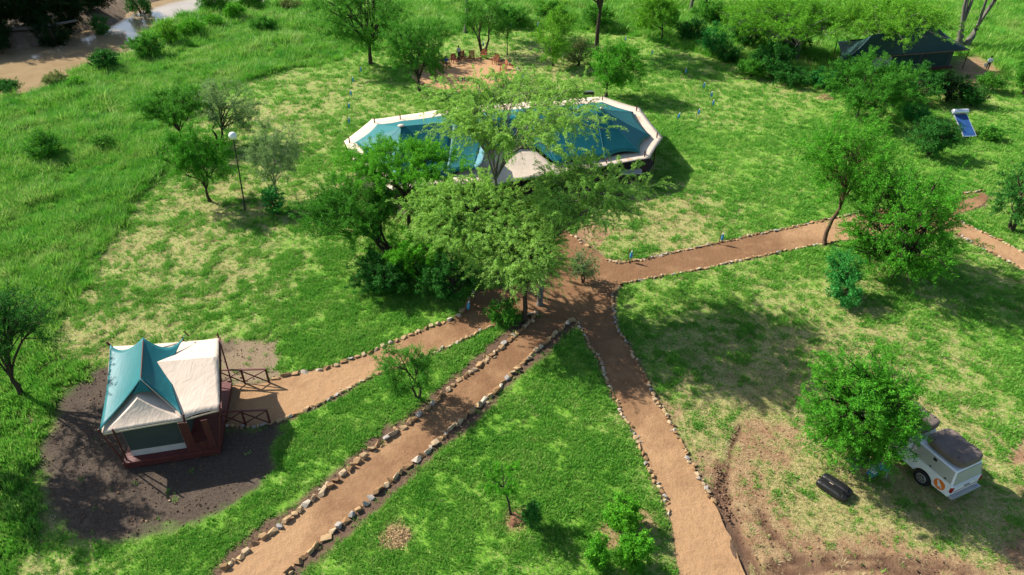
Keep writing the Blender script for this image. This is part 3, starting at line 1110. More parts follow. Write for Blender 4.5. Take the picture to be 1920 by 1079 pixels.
SR = random.Random(5)
def border(label, pl, size, jitter=.06, gap=.95, second=.12, smoothit=True, world=False, hk=.62, group='stone borders of the paths'):
    pts = np.array(pl) if world else pts2(pl)
    if smoothit:
        pts = chaikin(pts, 2)
    c0 = pts[len(pts) // 2]
    t = thing('stone_border', label, 'stone border', (c0[0], c0[1], 0), 0, group)
    seg = np.hypot(*np.diff(pts, axis=0).T)
    cum = np.concatenate([[0], np.cumsum(seg)])
    s = 0.0
    while s < cum[-1]:
        l = size * SR.choice((.5, .8, .9, 1.0, 1.1, 1.3, 1.6)) * SR.uniform(.85, 1.15)
        wd = size * SR.uniform(.6, .95)
        h = size * hk * SR.uniform(.7, 1.35)
        m = s + l / 2
        if m > cum[-1]:
            break
        i = min(np.searchsorted(cum, m) - 1, len(seg) - 1)
        f = (m - cum[i]) / seg[i]
        p = pts[i] * (1 - f) + pts[i + 1] * f
        d = pts[i + 1] - pts[i]
        a = math.atan2(d[1], d[0])
        o = SR.uniform(-jitter, jitter)
        px_, py_ = p[0] - math.sin(a) * o, p[1] + math.cos(a) * o
        link('stone', SR.choice(STONES), t, (px_ - c0[0], py_ - c0[1], h * SR.uniform(.12, .40) + .01), (SR.uniform(-.15, .15), SR.uniform(-.15, .15), a + SR.uniform(-.35, .35) + SR.choice((0, PI))), (l * 1.02, wd, h))
        if SR.random() < .04:
            s += size * SR.uniform(.1, .4)
        if SR.random() < second:
            sd_ = SR.choice((-1, 1)) * wd * .75
            l2 = size * SR.uniform(.35, .6)
            link('stone', SR.choice(STONES), t, (px_ - math.sin(a) * sd_ - c0[0], py_ + math.cos(a) * sd_ - c0[1], l2 * .2), (SR.uniform(-.2, .2), 0, SR.uniform(0, 6)), (l2, l2 * .8, l2 * .6))
        s += l * gap
    return t

border('row of large tan stones along the left edge of the lower left path', L_A[1:], .42, gap=.84)
border('short curved row of stones around the foot of the junction acacia', L_A2, .36)
border('row of large tan stones along the right edge of the lower left path', L_B[1:], .42, gap=.84)
border('row of small pale stones along the left edge of the path running down right', L_C, .27, .1, .9, .3)
border('row of small pale stones along the right edge of the path running down right', L_D, .27, .1, .9, .3)
border('row of stones along the near edge of the path to the right', L_E, .27, .07, .9, .25)
border('row of tan stones along the far edge of the path to the right', L_F[2:], .30, .07, .85, .3)
border('row of stones along the near edge of the path at the right picture edge', L_E2, .27, .07, .9, .3)
border('row of stones along the far edge of the path at the right picture edge', L_F2, .27, .07, .9, .3)
border('row of rounded stones along the far edge of the small tent path', L_G, .36, .06, 1.0, .1)
border('row of stones along the near edge of the small tent path', L_H, .30, .08, 1.0, .2)
border('few loose stones under the acacias beside the marquee', [(1040, 432), (1062, 437), (1080, 447), (1100, 462)], .34, .15, 1.2)
border('row of stones at the far end of the right path spur', [(1795, 365), (1825, 360), (1850, 358)], .27)
def arc(a0, a1, r, n=30):
    return [(PIT_C[0] + r * math.cos(a), PIT_C[1] + r * math.sin(a)) for a in np.linspace(math.radians(a0), math.radians(a1), n)]
for dz in range(1):
    border('low wall of pale stones round the right side of the fire circle', arc(-62, 68, PIT_R), .62, .08, .8, .35, False, True, .9, 'stone rings of the fire circle')
    border('low wall of pale stones round the left side of the fire circle', arc(150, 222, PIT_R), .60, .08, .8, .3, False, True, .85, 'stone rings of the fire circle')
    border('low wall of stones behind the seated people at the fire circle', arc(75, 148, PIT_R), .52, .08, .9, .2, False, True, .7, 'stone rings of the fire circle')
# ================================================================== TREES AND BUSHES
def unit(a):
    return a / (np.linalg.norm(a, axis=-1, keepdims=True) + 1e-9)

def bezier(A, C, B, K):
    t = np.linspace(0, 1, K)[None, :, None]
    return (1 - t) ** 2 * A[:, None] + 2 * t * (1 - t) * C[:, None] + t ** 2 * B[:, None]

def tubes(Pn, r0, r1, n):
    """Pn (B,K,3) polylines, radii r0 -> r1 (B,), n sides -> V, Q"""
    B, K, _ = Pn.shape
    T = unit(np.gradient(Pn, axis=1))
    ref = np.where(np.abs(T[..., 2:3]) < .9, np.array([0, 0, 1.]), np.array([1., 0, 0]))
    U = unit(np.cross(T, ref))
    Wv = np.cross(U, T)
    a = np.arange(n) / n * 2 * PI
    tt = np.linspace(0, 1, K)[None, :]
    r = (r0[:, None] * (1 - tt) + r1[:, None] * tt)[..., None, None]
    ring = Pn[:, :, None] + r * (U[:, :, None] * np.cos(a)[None, None, :, None] + Wv[:, :, None] * np.sin(a)[None, None, :, None])
    V = ring.reshape(-1, 3)
    idx = np.arange(B * K * n).reshape(B, K, n)
    i0 = idx[:, :-1]
    i1 = idx[:, 1:]
    Q = np.stack([i0, np.roll(i0, -1, 2), np.roll(i1, -1, 2), i1], -1).reshape(-1, 4)
    return V, Q

def leaves(rng, C, dirs, L, Wd, align=0.0, up=.5):
    """small rhombic leaves at C, (n,3)"""
    n = len(C)
    nrm = unit(rng.normal(size=(n, 3)) + np.array([0, 0, up]))
    a = rng.normal(size=(n, 3))
    if align:
        a = unit(a) * (1 - align) + dirs * align
    a = unit(a - nrm * (a * nrm).sum(1, keepdims=True))
    b = np.cross(nrm, a)
    s = rng.uniform(.45, 1.0, (n, 1)) * rng.uniform(.9, 1.6, (n, 1))
    a = a * L * s
    b = b * Wd * s
    V = np.stack([C - a * .5 - b * .5, C - a * .5 + b * .5, C + a * .5], 1).reshape(-1, 3)
    Q = np.arange(3 * n).reshape(n, 3)
    return V, Q

def merge(parts):
    V, Q, o = [], [], 0
    for v, q in parts:
        V.append(v)
        Q.append(q + o)
        o += len(v)
    return np.concatenate(V), np.concatenate(Q)

def grow(seed, C, R, fork, trunk_r, n1=7, n2=6, n3=11, leaf=(.075, .045), shape='round', twig=None, spread=.05, lean=(0, 0), stems=1, frond=False, low=.0, N=None):
    """wood and leaf arrays of one tree, base at the origin; C crown centre, R crown radii"""
    rng = np.random.default_rng(seed)
    C = np.array(C, float)
    R = np.array(R, float)
    wood = []
    S1, D1 = [], []
    # trunk(s)
    for s in range(stems):
        off = np.array([0, 0, 0.])
        top = np.array([lean[0], lean[1], fork])
        if stems > 1:
            a = 2 * PI * s / stems + rng.uniform(-.4, .4)
            off = np.array([math.cos(a), math.sin(a), 0]) * trunk_r * .7
            top = top + np.array([math.cos(a), math.sin(a), 0]) * fork * rng.uniform(.25, .5)
        mid = (off + top) / 2 + np.append(rng.normal(size=2) * fork * .06, 0)
        Pn = bezier(off[None] - np.array([0, 0, .15]), mid[None], top[None], 7)
        Pn[0, 1:-1, :2] += rng.normal(size=(5, 2)) * trunk_r * .18
        wood.append(tubes(Pn, np.array([trunk_r * 1.15]), np.array([trunk_r * .72]), 8))
        S1.append(top)
        D1.append(Pn[0, -1] - Pn[0, -3])
    fl = tubes(np.array([[[0, 0, -.15], [0, 0, .05], [0, 0, .3]]]), np.array([trunk_r * 1.9]), np.array([trunk_r * 1.0]), 8)
    if stems == 1:
        wood.append(fl)
    # limbs
    nd = n1
    k = np.arange(nd) + .5
    phi = 2.39996 * k + rng.uniform(0, 6.28)
    if shape == 'flat':
        el = rng.uniform(.12, .75, nd)
    else:
        el = np.arcsin(np.clip(rng.uniform(-.55 + low, 1.0, nd), -1, 1)) * .95
    dirs = np.stack([np.cos(phi) * np.cos(el), np.sin(phi) * np.cos(el), np.sin(el)], 1)
    E1 = C + dirs * R * rng.uniform(.48, .72, (nd, 1))
    E1[:, 2] = np.maximum(E1[:, 2], fork * .55 + .05)
    st = np.array(S1)[rng.integers(0, stems, nd)]
    ctr = st + (E1 - st) * np.array([.28, .28, .62]) + rng.normal(size=(nd, 3)) * R.mean() * .06
    B1 = bezier(st, ctr, E1, 7)
    B1[:, 2:-1] += rng.normal(size=(nd, 4, 3)) * R.mean() * .025
    r1 = trunk_r * .55 * rng.uniform(.75, 1.1, nd)
    wood.append(tubes(B1, r1, r1 * .42, 6))
    # branches
    nb = nd * n2
    par = np.repeat(np.arange(nd), n2)
    tpar = rng.uniform(.35, 1.0, nb)
    ki = np.clip((tpar * 6).astype(int), 0, 6)
    A2 = B1[par, ki]
    d2 = unit(dirs[par] * .9 + rng.normal(size=(nb, 3)) * .62)
    if shape == 'flat':
        d2[:, 2] = np.abs(d2[:, 2]) * .8
    E2 = C + d2 * R * rng.uniform(.55, 1.0, (nb, 1))
    E2[:, 2] = np.maximum(E2[:, 2], .12)
    c2 = (A2 + E2) / 2 + np.array([0, 0, 1.]) * np.linalg.norm(E2 - A2, axis=1, keepdims=True) * .16
    B2 = bezier(A2, c2, E2, 6)
    B2[:, 2:-1] += rng.normal(size=(nb, 3, 3)) * R.mean() * .02
    r2 = r1[par] * .40
    wood.append(tubes(B2, r2, r2 * .35, 4))
    # twigs
    nt_ = nb * n3
    par3 = np.repeat(np.arange(nb), n3)
    k3 = np.clip((rng.uniform(.3, 1.0, nt_) * 5).round().astype(int), 0, 5)
    A3 = B2[par3, k3]
    tl = (twig if twig else R.mean() * .24) * rng.uniform(.55, 1.25, (nt_, 1))
    outw = unit((A3 - C) / R)
    if frond:
        d3 = unit(outw * np.array([1, 1, .25]) * .9 + rng.normal(size=(nt_, 3)) * .55 + np.array([0, 0, .35]))
        E3 = A3 + d3 * tl + np.array([0, 0, -.22]) * tl
        c3 = A3 + d3 * tl * .55 + np.array([0, 0, .22]) * tl
    else:
        d3 = unit(outw * .55 + rng.normal(size=(nt_, 3)) * .65 + np.array([0, 0, .25]))
        E3 = A3 + d3 * tl
        c3 = (A3 + E3) / 2 + np.array([0, 0, .1]) * tl
    B3 = bezier(A3, c3, E3, 4)
    sel = rng.uniform(size=nt_) < .3
    r3 = np.full(int(sel.sum()), .010 if not frond else .014)
    wood.append(tubes(B3[sel][:, [0, 1, 3]], r3, r3 * .5, 3))
    # leaves along the twigs
    nl = N or nt_ * per
    pl = rng.integers(0, nt_, nl)
    tt = rng.uniform(.12 if frond else .2, 1.02, nl)
    x = np.clip(tt * 3, 0, 2.999)
    i = x.astype(int)
    fr = (x - i)[:, None]
    pos = B3[pl, i] * (1 - fr) + B3[pl, i + 1] * fr
    dirl = unit(B3[pl, i + 1] - B3[pl, i])
    pos = pos + rng.normal(size=(nl, 3)) * spread
    ok = pos[:, 2] > .04
    pos, dirl = pos[ok], dirl[ok]
    lv = leaves(rng, pos, dirl, leaf[0], leaf[1], .6 if frond else 0.0, 1.0 if frond else .6)
    return merge(wood), lv

TREE_N = [0]

def plant(name, label, cat, base, crown, mat='bright', bark=BARK, group='trees of the camp', shape='round', fork=.35, tr=None, depth=None, dens=1.0, leafk=1.0, zfix=None, yoff=0.0, rzk=None, lai=3.4, cap=60000, grow_k=1.1, **kw):
    """base: photo pixel of the trunk foot; crown: photo box (u0,v0,u1,v1)"""
    TREE_N[0] += 1
    seed = 100 + TREE_N[0]
    b = P(*base)
    b.z = gz(b.x, b.y)
    u0, v0, u1, v1 = crown
    uc, vc = (u0 + u1) / 2, (v0 + v1) / 2
    Yc = b.y + yoff
    h = height_for(Yc, vc)
    dist = Yc * cT + (CAM_H - h) * sT
    s = F / dist
    phi = math.atan2(CAM_H - h, Yc)
    R = (u1 - u0) / 2 / s * grow_k
    hv = (v1 - v0) / 2 / s * grow_k
    rz = math.sqrt(max(hv * hv - (R * math.sin(phi)) ** 2, (.33 * R) ** 2)) / math.cos(phi)
    Ry = R
    if hv < R * math.sin(phi):
        Ry = max(.6 * R, hv / math.sin(phi) * .92)
    rz = min(rz, 1.5 * R)
    if rzk:
        rz = rzk * R
    h = max(h, rz * .7)
    X = x_for(uc, Yc, h)
    C = (X - b.x, Yc - b.y, h - b.z)
    tr = tr or max(.045, .032 * (h + rz) * .62)
    k = dict(n1=8, n2=7, n3=11)
    k.update(kw)
    k.pop('per', None)
    lf = k.pop('leaf', (.13, .042))
    sz = leafk * (dist / 42) ** .6
    k['leaf'] = (lf[0] * sz, lf[1] * sz)
    k.setdefault('spread', .062 * sz)
    k['N'] = int(min(cap, lai * dens * PI * R * Ry / (.5 * k['leaf'][0] * k['leaf'][1])))
    fk = max(.12, (h - b.z) * fork)
    wood, lv = grow(seed, C, (R * 1.0, Ry * 1.0, rz), fk, tr, shape=shape, **k)
    t = thing(name, label, cat, b, 0, group)
    link('trunk', fast_mesh('trunk', wood[0], wood[1], bark, True), t)
    link('crown', fast_mesh('crown', lv[0], lv[1], LEAF[mat]), t)
    return t

def bush(name, label, box, mat='mid', group='bushes and shrubs', dens=1.0, leafk=1.0, cat='bush', tall=1.0, **kw):
    """box: photo box of a bush that stands on the ground"""
    TREE_N[0] += 1
    u0, v0, u1, v1 = box
    uc = (u0 + u1) / 2
    s0 = scale_at(v1)
    ph0 = dep_at(v1)
    R = (u1 - u0) / 2 / s0
    vb = v1 - .55 * R * s0 * math.sin(ph0)
    b = P(uc, vb)
    b.z = gz(b.x, b.y)
    phi = math.atan2(CAM_H, b.y)
    dist = b.y * cT + CAM_H * sT
    s = F / dist
    R = (u1 - u0) / 2 / s
    ht = height_for(b.y, v0) - R * math.tan(phi) * .45 - b.z
    ht = max(ht, .55 * R) * tall
    rz = ht * .5
    k = dict(n1=9, n2=6, n3=9)
    k.update(kw)
    lf = k.pop('leaf', (.13, .055))
    sz = leafk * (dist / 42) ** .6
    k['leaf'] = (lf[0] * sz, lf[1] * sz)
    k.setdefault('spread', .06 * sz)
    k['N'] = int(min(30000, 4.0 * dens * PI * R * max(R, rz) / (.5 * k['leaf'][0] * k['leaf'][1])))
    k.setdefault('low', -.3)
    wood, lv = grow(500 + TREE_N[0], (0, 0, ht * .52), (R, R, rz), ht * .12, max(.03, R * .05), stems=k.pop('stems', 3), **k)
    t = thing(name, label, cat, b, 0, group)
    link('stems', fast_mesh('stems', wood[0], wood[1], BARK, True), t)
    link('foliage', fast_mesh('foliage', lv[0], lv[1], LEAF[mat]), t)
    return t

# ---- the acacias in the middle
G1 = 'acacias around the path junction'
FR = dict(frond=True, twig=1.15, spread=.04, leaf=(.14, .038), n1=12, n2=9, n3=9, lai=3.2, cap=100000)
plant('acacia_tree', 'acacia with long drooping pale fronds standing at the meeting point of the paths', 'tree', (985, 606), (872, 388, 1072, 588), 'frond', BARK, G1, 'flat', .55, .16, **FR)
plant('acacia_tree', 'spreading pale-fronded acacia left of the one at the path junction', 'tree', (848, 556), (755, 322, 1030, 492), 'frond', BARK, G1, 'flat', .6, .17, **FR)
plant('acacia_tree', 'tall umbrella acacia whose crown hides the middle of the big teal marquee', 'tree', (932, 530), (785, 120, 1140, 325), 'frond', BARK_G, G1, 'flat', .66, .12, **dict(FR, twig=1.1, n1=14, n2=10))
plant('acacia_tree', 'bright acacia with feathery twigs in front of the right half of the marquee', 'tree', (1012, 572), (990, 285, 1235, 475), 'frond', BARK_G, G1, 'flat', .5, .17, **dict(FR, twig=1.1, n1=10))
plant('acacia_tree', 'dense fresh green acacia overlapping the left end of the marquee', 'tree', (770, 455), (632, 255, 872, 380), 'bright', BARK, G1, 'flat', .6, .15, n1=9, n2=8, n3=11, dens=1.1)
plant('acacia_tree', 'leaning many-stemmed acacia with grey-green crown at the left of the central group', 'tree', (742, 478), (555, 318, 755, 512), 'mid', BARK, G1, 'flat', .30, .17, lean=(-.9, .3), stems=3, n1=10, n2=8, n3=11)
bush('shrub', 'bright green shrub under the leaning acacia of the central group', (715, 410, 860, 550), 'bright', G1)
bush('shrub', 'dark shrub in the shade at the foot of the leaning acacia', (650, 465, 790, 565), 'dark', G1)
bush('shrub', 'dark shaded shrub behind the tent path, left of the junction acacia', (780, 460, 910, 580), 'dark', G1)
bush('shrub', 'low green shrub at the foot of the junction acacia trunk', (908, 560, 985, 614), 'mid', G1)
bush('shrub', 'thin grey twiggy shrub on bare soil right of the junction acacia', (1060, 455, 1125, 540), 'grey', G1, dens=.5)
# ---- right side
G2 = 'trees on the right lawn'
plant('thorn_tree', 'slender thorn tree with one bare trunk growing at the edge of the stone-lined path', 'tree', (1545, 458), (1490, 215, 1685, 398), 'fresh', BARK_R, G2, 'round', .45, .15, lean=(.45, .2), n1=10, n2=8, n3=11, dens=1.0, cap=60000, grow_k=1.02)
plant('thorn_tree', 'wide spreading thorn tree covering the bend of the stone-lined path', 'tree', (1680, 520), (1570, 295, 1810, 545), 'fresh', BARK, G2, 'round', .22, .2, n1=16, n2=9, n3=11, dens=1.3, low=-.35, cap=80000, grow_k=1.02)
plant('thorn_tree', 'dense round green tree shading the white pickup', 'tree', (1640, 872), (1502, 648, 1722, 886), 'fresh', BARK, G2, 'round', .25, .16, n1=22, n2=10, n3=9, dens=2.6, leafk=1.05, low=-.35, cap=120000, grow_k=1.04)
plant('thorn_tree', 'loose pale green tree in front of the dark-roofed tent', 'tree', (1605, 222), (1540, 108, 1735, 218), 'mid', BARK, G2, 'round', .3, .12, n1=9, n2=7, n3=11)
plant('acacia_tree', 'huge flat-topped acacia spreading left of the dark-roofed tent', 'tree', (1492, 118), (1345, -10, 1590, 125), 'yellow', BARK_G, G2, 'flat', .5, .26, n1=12, n2=9, n3=10, dens=1.3, cap=75000)
plant('acacia_tree', 'flat-topped acacia hanging over the left half of the dark roof', 'tree', (1640, 122), (1545, -8, 1775, 118), 'yellow', BARK_G, G2, 'flat', .55, .24, n1=12, n2=9, n3=10, dens=1.3, cap=75000)
plant('acacia_tree', 'bare-limbed forked tree rising out of the picture behind the dark-roofed tent', 'tree', (1805, 88), (1740, -190, 2080, -20), 'bright', BARK_G, G2, 'flat', .22, .42, n1=6, n2=7, n3=11, stems=2)
bush('shrub', 'tall glossy column-shaped shrub beside the stone-lined path', (1530, 462, 1606, 560), 'glossy', tall=1.1)
bush('shrub', 'smaller glossy shrub in front of the column-shaped one', (1545, 515, 1610, 583), 'glossy')
bush('shrub', 'big rounded shrub cut by the right edge beyond the path', (1828, 285, 1965, 452), 'dark', n1=9)
bush('shrub', 'dark round bush just left of the solar water heater', (1688, 212, 1788, 305), 'dark', n1=9)
bush('shrub', 'small bright bush left of the dark round bush', (1672, 190, 1740, 232), 'glossy')
bush('shrub', 'dark bush under the front wall of the dark-roofed tent', (1660, 115, 1760, 200), 'dark')
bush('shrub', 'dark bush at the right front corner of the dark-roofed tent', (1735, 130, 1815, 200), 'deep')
bush('shrub', 'leafy bush beside the red earth behind the walking person', (1824, 128, 1880, 176), 'mid')
bush('shrub', 'pale feathery bush at the right edge below the walking person', (1880, 105, 1960, 185), 'mid')
bush('shrub', 'low flat shrub right of the solar water heater', (1825, 235, 1880, 268), 'mid')
bush('shrub', 'dark rounded bush left of the pale tree by the tent', (1440, 118, 1525, 165), 'dark')
bush('shrub', 'small glossy bush between the rounded bush and the pale tree', (1512, 125, 1570, 170), 'glossy')
for i, (bx, m, lb) in enumerate([
        ((1262, 30, 1330, 85), 'dark', 'dark leafy bush at the left end of the thicket behind the lawn'),
        ((1305, 40, 1365, 108), 'glossy', 'blue-green bush in the middle of the thicket behind the lawn'),
        ((1335, 75, 1390, 120), 'dark', 'low dark bush at the front edge of the thicket'),
        ((1355, 20, 1440, 95), 'dark', 'tall dark bush at the right end of the thicket'),
        ((1400, 75, 1490, 150), 'dark', 'dark bush under the left side of the huge flat-topped acacia'),
        ((1290, 0, 1370, 50), 'mid', 'bush at the very top edge above the thicket'),
        ((1425, 20, 1520, 110), 'dark', 'big dark bush behind the trunk of the huge flat-topped acacia'),
        ((1550, 95, 1625, 165), 'dark', 'dark bush under the lilac sheet of the dark-roofed tent'),
        ((1610, 135, 1680, 195), 'mid', 'green bush in front of the pale wall of the dark-roofed tent'),
        ((1790, 150, 1850, 205), 'dark', 'dark bush between the dark-roofed tent and the water heater'),
        ((1375, 105, 1440, 150), 'mid', 'low bush on the lawn edge in front of the thicket'),
        ((1000, 0, 1070, 45), 'mid', 'bush in the long grass behind the lime-green tree'),
        ((1085, 5, 1160, 60), 'mid', 'bush in the long grass behind the tall forked acacia'),
        ((1225, 15, 1275, 60), 'mid', 'small bush between the thicket and the feathery trees')]):
    bush('bush', lb, bx, m, 'thicket behind the lawn', n1=10, dens=1.2)
# ---- along the top
G3 = 'trees around the fire circle'
plant('thorn_tree', 'large dark-trunked tree with a side limb left of the fire circle', 'tree', (697, 122), (575, -45, 762, 92), 'mid', BARK, G3, 'round', .35, .25, n1=10, n2=8, n3=11)
plant('thorn_tree', 'feathery green tree directly in front of the fire circle, left side', 'tree', (787, 176), (708, 35, 840, 160), 'mid', BARK, G3, 'round', .35, .17, n1=9, n2=8, n3=11)
plant('thorn_tree', 'thin dark sapling behind the seated people', 'tree', (824, 106), (800, 35, 850, 85), 'mid', BARK, G3, 'round', .6, .07, dens=.5)
plant('thorn_tree', 'three-stemmed dark tree just behind the fire circle', 'tree', (905, 101), (855, -10, 955, 72), 'mid', BARK, G3, 'round', .45, .15, stems=3, dens=.55)
plant('acacia_tree', 'tall pale-trunked tree in the long grass behind the fire circle', 'tree', (872, 62), (800, -160, 945, -10), 'mid', BARK_G, G3, 'flat', .75, .22)
plant('thorn_tree', 'thin straight sapling right of the three-stemmed tree', 'tree', (951, 104), (925, 35, 975, 75), 'mid', BARK, G3, 'round', .6, .06, dens=.4)
plant('thorn_tree', 'bright lime-green tree between the fire circle and the tall forked tree', 'tree', (1037, 124), (995, 15, 1085, 120), 'yellow', BARK, G3, 'round', .3, .13, n1=9, n2=7)
plant('acacia_tree', 'tall straight-trunked forked acacia behind the marquee', 'tree', (1120, 98), (1020, -120, 1215, 25), 'mid', BARK, G3, 'flat', .55, .27, n1=9)
plant('thorn_tree', 'bushy bright green tree just behind the right end of the marquee', 'tree', (1136, 182), (1102, 85, 1220, 172), 'fresh', BARK, G3, 'round', .35, .16, n1=10, n2=8)
plant('thorn_tree', 'feathery light tree in front of the thicket at the top', 'tree', (1240, 76), (1175, -10, 1275, 62), 'yellow', BARK, G3, 'round', .4, .12)
plant('acacia_tree', 'pale-trunked tree behind the thicket at the top edge', 'tree', (1294, 22), (1230, -190, 1380, -40), 'mid', BARK_G, G3, 'flat', .8, .25)
plant('acacia_tree', 'dark-trunked tree at the top edge right of the pale-trunked one', 'tree', (1322, 25), (1290, -190, 1400, -60), 'mid', BARK, G3, 'flat', .8, .2)
bush('shrub', 'half-bare twiggy grey shrub between the lime-green tree and the forked acacia', (1050, 65, 1120, 130), 'olive', dens=.4)
bush('shrub', 'green shrub in the long grass right of the three-stemmed tree', (930, 10, 1000, 55), 'mid')
# ---- left
G4 = 'trees at the edge of the long grass'
plant('thorn_tree', 'bright green tree left of the lamp post', 'tree', (393, 378), (310, 238, 438, 368), 'fresh', BARK, G4, 'round', .3, .12, dens=1.2, n1=9, n2=8, n3=11)
plant('thorn_tree', 'feathery pale tree at the border of the long grass', 'tree', (345, 275), (255, 158, 395, 268), 'mid', BARK, G4, 'flat', .45, .12, n1=9, n2=7)
plant('thorn_tree', 'grey-green tree with a dark V-shaped trunk behind the lamp post', 'tree', (412, 268), (375, 145, 485, 258), 'grey', BARK, G4, 'round', .35, .13, stems=2, dens=.8)
plant('thorn_tree', 'thin grey-leaved tree right of the lamp post', 'tree', (520, 372), (456, 222, 562, 355), 'grey', BARK_G, G4, 'round', .3, .08, dens=.85)
bush('shrub', 'dark glossy round shrub right of the lamp post', (493, 348, 545, 408), 'glossy', leaf=(.2, .11))
plant('thorn_tree', 'dark thin-leaved tree at the left edge beside the small tent', 'tree', (42, 745), (-70, 535, 100, 705), 'dark', BARK, G4, 'round', .3, .14, n1=9, n2=7, dens=.8)
plant('thorn_tree', 'leafy tree just outside the left edge that shades the bare soil', 'tree', (-95, 850), (-230, 600, -15, 800), 'dark', BARK, G4, 'round', .3, .16, n1=9, n2=8)
plant('thorn_tree', 'small two-trunked tree on the grass strip between the two lower paths', 'tree', (783, 748), (698, 640, 818, 745), 'mid', BARK, G4, 'round', .35, .07, stems=2, dens=.75, leafk=.8)
plant('sapling', 'thin leaning sapling with a wisp of leaves on the lower lawn', 'tree', (957, 966), (900, 858, 990, 935), 'bright', BARK, G4, 'round', .75, .05, n1=6, n2=5, n3=4, dens=.6, leafk=.65, lean=(-.3, 0))
bush('shrub', 'small dark bush beside the leaning sapling', (972, 935, 1020, 1000), 'dark')
bush('shrub', 'upper leafy shrub of the three beside the right path', (1128, 925, 1205, 1005), 'bright', dens=1.9, n1=12)
bush('shrub', 'lower right leafy shrub of the three beside the right path', (1148, 985, 1222, 1079), 'bright', dens=1.9, n1=12)
bush('shrub', 'narrow left shrub of the three beside the right path', (1096, 995, 1142, 1075), 'bright', dens=1.9, n1=12)
bush('shrub', 'dark twiggy bush alone in the long grass at the left', (48, 238, 132, 310), 'mid')
bush('shrub', 'faint low shrub in the long grass left of the feathery tree', (175, 250, 225, 285), 'mid', dens=.6)
G5 = 'bushes along the river bank'
for lb, bx, m in [
        ('spiky dark shrub leaning over the near river bank', (170, 88, 236, 142), 'dark'),
        ('feathery shrub on the river bank where the water gleams', (240, 62, 320, 115), 'mid'),
        ('yellow-green bush on the river bank above the gleam', (295, 30, 345, 85), 'yellow'),
        ('wide bright bush on the river bank, middle of the row', (330, 32, 390, 72), 'bright'),
        ('bright bush on the river bank right of the wide one', (385, 25, 425, 58), 'bright'),
        ('round bright bush at the top of the river bank row', (418, 4, 468, 42), 'bright'),
        ('tall dark-stemmed shrub over the water at the top', (372, -18, 440, 25), 'mid'),
        ('round dark bush alone in the long grass near the river', (470, 30, 525, 64), 'mid'),
        ('dark bush at the top edge right of the river bank row', (440, -20, 500, 18), 'mid'),
        ('small bush at the top edge beside the pale sand', (525, -8, 570, 25), 'olive'),
        ('dark bush at the far left edge of the river bank', (-20, 148, 45, 180), 'dark'),
        ('dry brown-green shrub on the near river bank', (85, 132, 135, 165), 'olive'),
        ('small bright bush right of the dry shrub on the bank', (128, 140, 165, 172), 'bright')]:
    bush('shrub', lb, bx, m, G5)
G6 = 'dark trees on the far river bank'
for lb, bs, cr in [
        ('dark tree on the far bank at the left edge', (5, 52), (-80, -75, 70, 50)),
        ('dark tree on the far bank, second from the left', (62, 46), (10, -85, 125, 42)),
        ('dark tree on the far bank, third from the left', (118, 36), (75, -85, 175, 34)),
        ('dark tree on the far bank nearest the bend', (170, 14), (130, -90, 225, 8)),
        ('dark tree on the far bank just outside the left edge', (-70, 62), (-170, -60, -30, 60))]:
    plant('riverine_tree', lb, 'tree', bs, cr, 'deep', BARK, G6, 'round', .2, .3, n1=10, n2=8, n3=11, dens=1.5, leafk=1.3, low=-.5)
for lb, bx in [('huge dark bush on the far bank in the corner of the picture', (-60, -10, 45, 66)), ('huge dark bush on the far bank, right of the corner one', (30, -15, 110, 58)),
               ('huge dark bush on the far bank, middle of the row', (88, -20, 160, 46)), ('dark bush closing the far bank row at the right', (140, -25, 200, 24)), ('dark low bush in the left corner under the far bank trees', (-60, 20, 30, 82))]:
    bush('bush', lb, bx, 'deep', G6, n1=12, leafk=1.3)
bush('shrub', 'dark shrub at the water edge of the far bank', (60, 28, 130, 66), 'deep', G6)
bush('shrub', 'small dark shrub beside the driftwood on the far bank', (165, 22, 205, 42), 'dark', G6)
bush('shrub', 'dark bush over the far bank near the top edge', (232, -25, 285, 8), 'dark', G6)
# ================================================================== VEHICLE AND SMALL THINGS
M_CARWHITE = mat_simple('car_paint_white', (.80, .81, .82), .25, .03, 2, .5)
M_CANOPY = mat_simple('canopy_beige_grey', (.40, .40, .36), .45, .06, 3, .4)
M_GLASS = mat_simple('dark_glass', (.010, .012, .014), .08, .1, 2, .6)
M_TYRE = mat_simple('tyre_rubber', (.02, .02, .02), .85, .2, 10, .2)
M_RIM = mat_simple('alloy_rim', (.45, .45, .46), .35, .1, 6, .5, .8)
M_RED = mat_simple('tail_light_red', (.30, .012, .010), .25, .1, 6, .5)
M_ORANGE = mat_simple('orange_sticker', (.80, .20, .025), .5, .05, 6)
M_BROWN = mat_simple('brown_cover', (.16, .125, .105), .75, .25, 2.2, .2, bump=.5, bscale=5)
M_GREYP = mat_simple('grey_plastic', (.18, .19, .20), .6, .1, 4)
M_BLUE = mat_simple('blue_fabric', (.03, .16, .42), .7, .15, 5)
M_BOTTLE = mat_simple('blue_bottle', (.05, .27, .48), .25, .1, 5, .5)
M_TUBEBLUE = mat_simple('solar_tube_blue', (.03, .10, .28), .2, .2, 3, .6)
M_SILVER = mat_simple('silver_tank', (.62, .65, .70), .32, .05, 3, .5, .5)
M_CHAIR = mat_simple('chair_wood', (.34, .115, .045), .6, .2, 6)
M_CHAIRRED = mat_simple('chair_canvas_red', (.33, .03, .025), .7, .2, 6)
M_GLOBE = mat_simple('white_globe', (.82, .82, .80), .3, .02, 3, .5)
M_DARKPOLE = mat_simple('dark_metal_pole', (.03, .028, .026), .5, .2, 6, .4)
M_RUST = mat_simple('rusty_stake', (.16, .065, .035), .8, .2, 8)
M_TEXT = mat_simple('red_print', (.35, .06, .05), .6, .05)

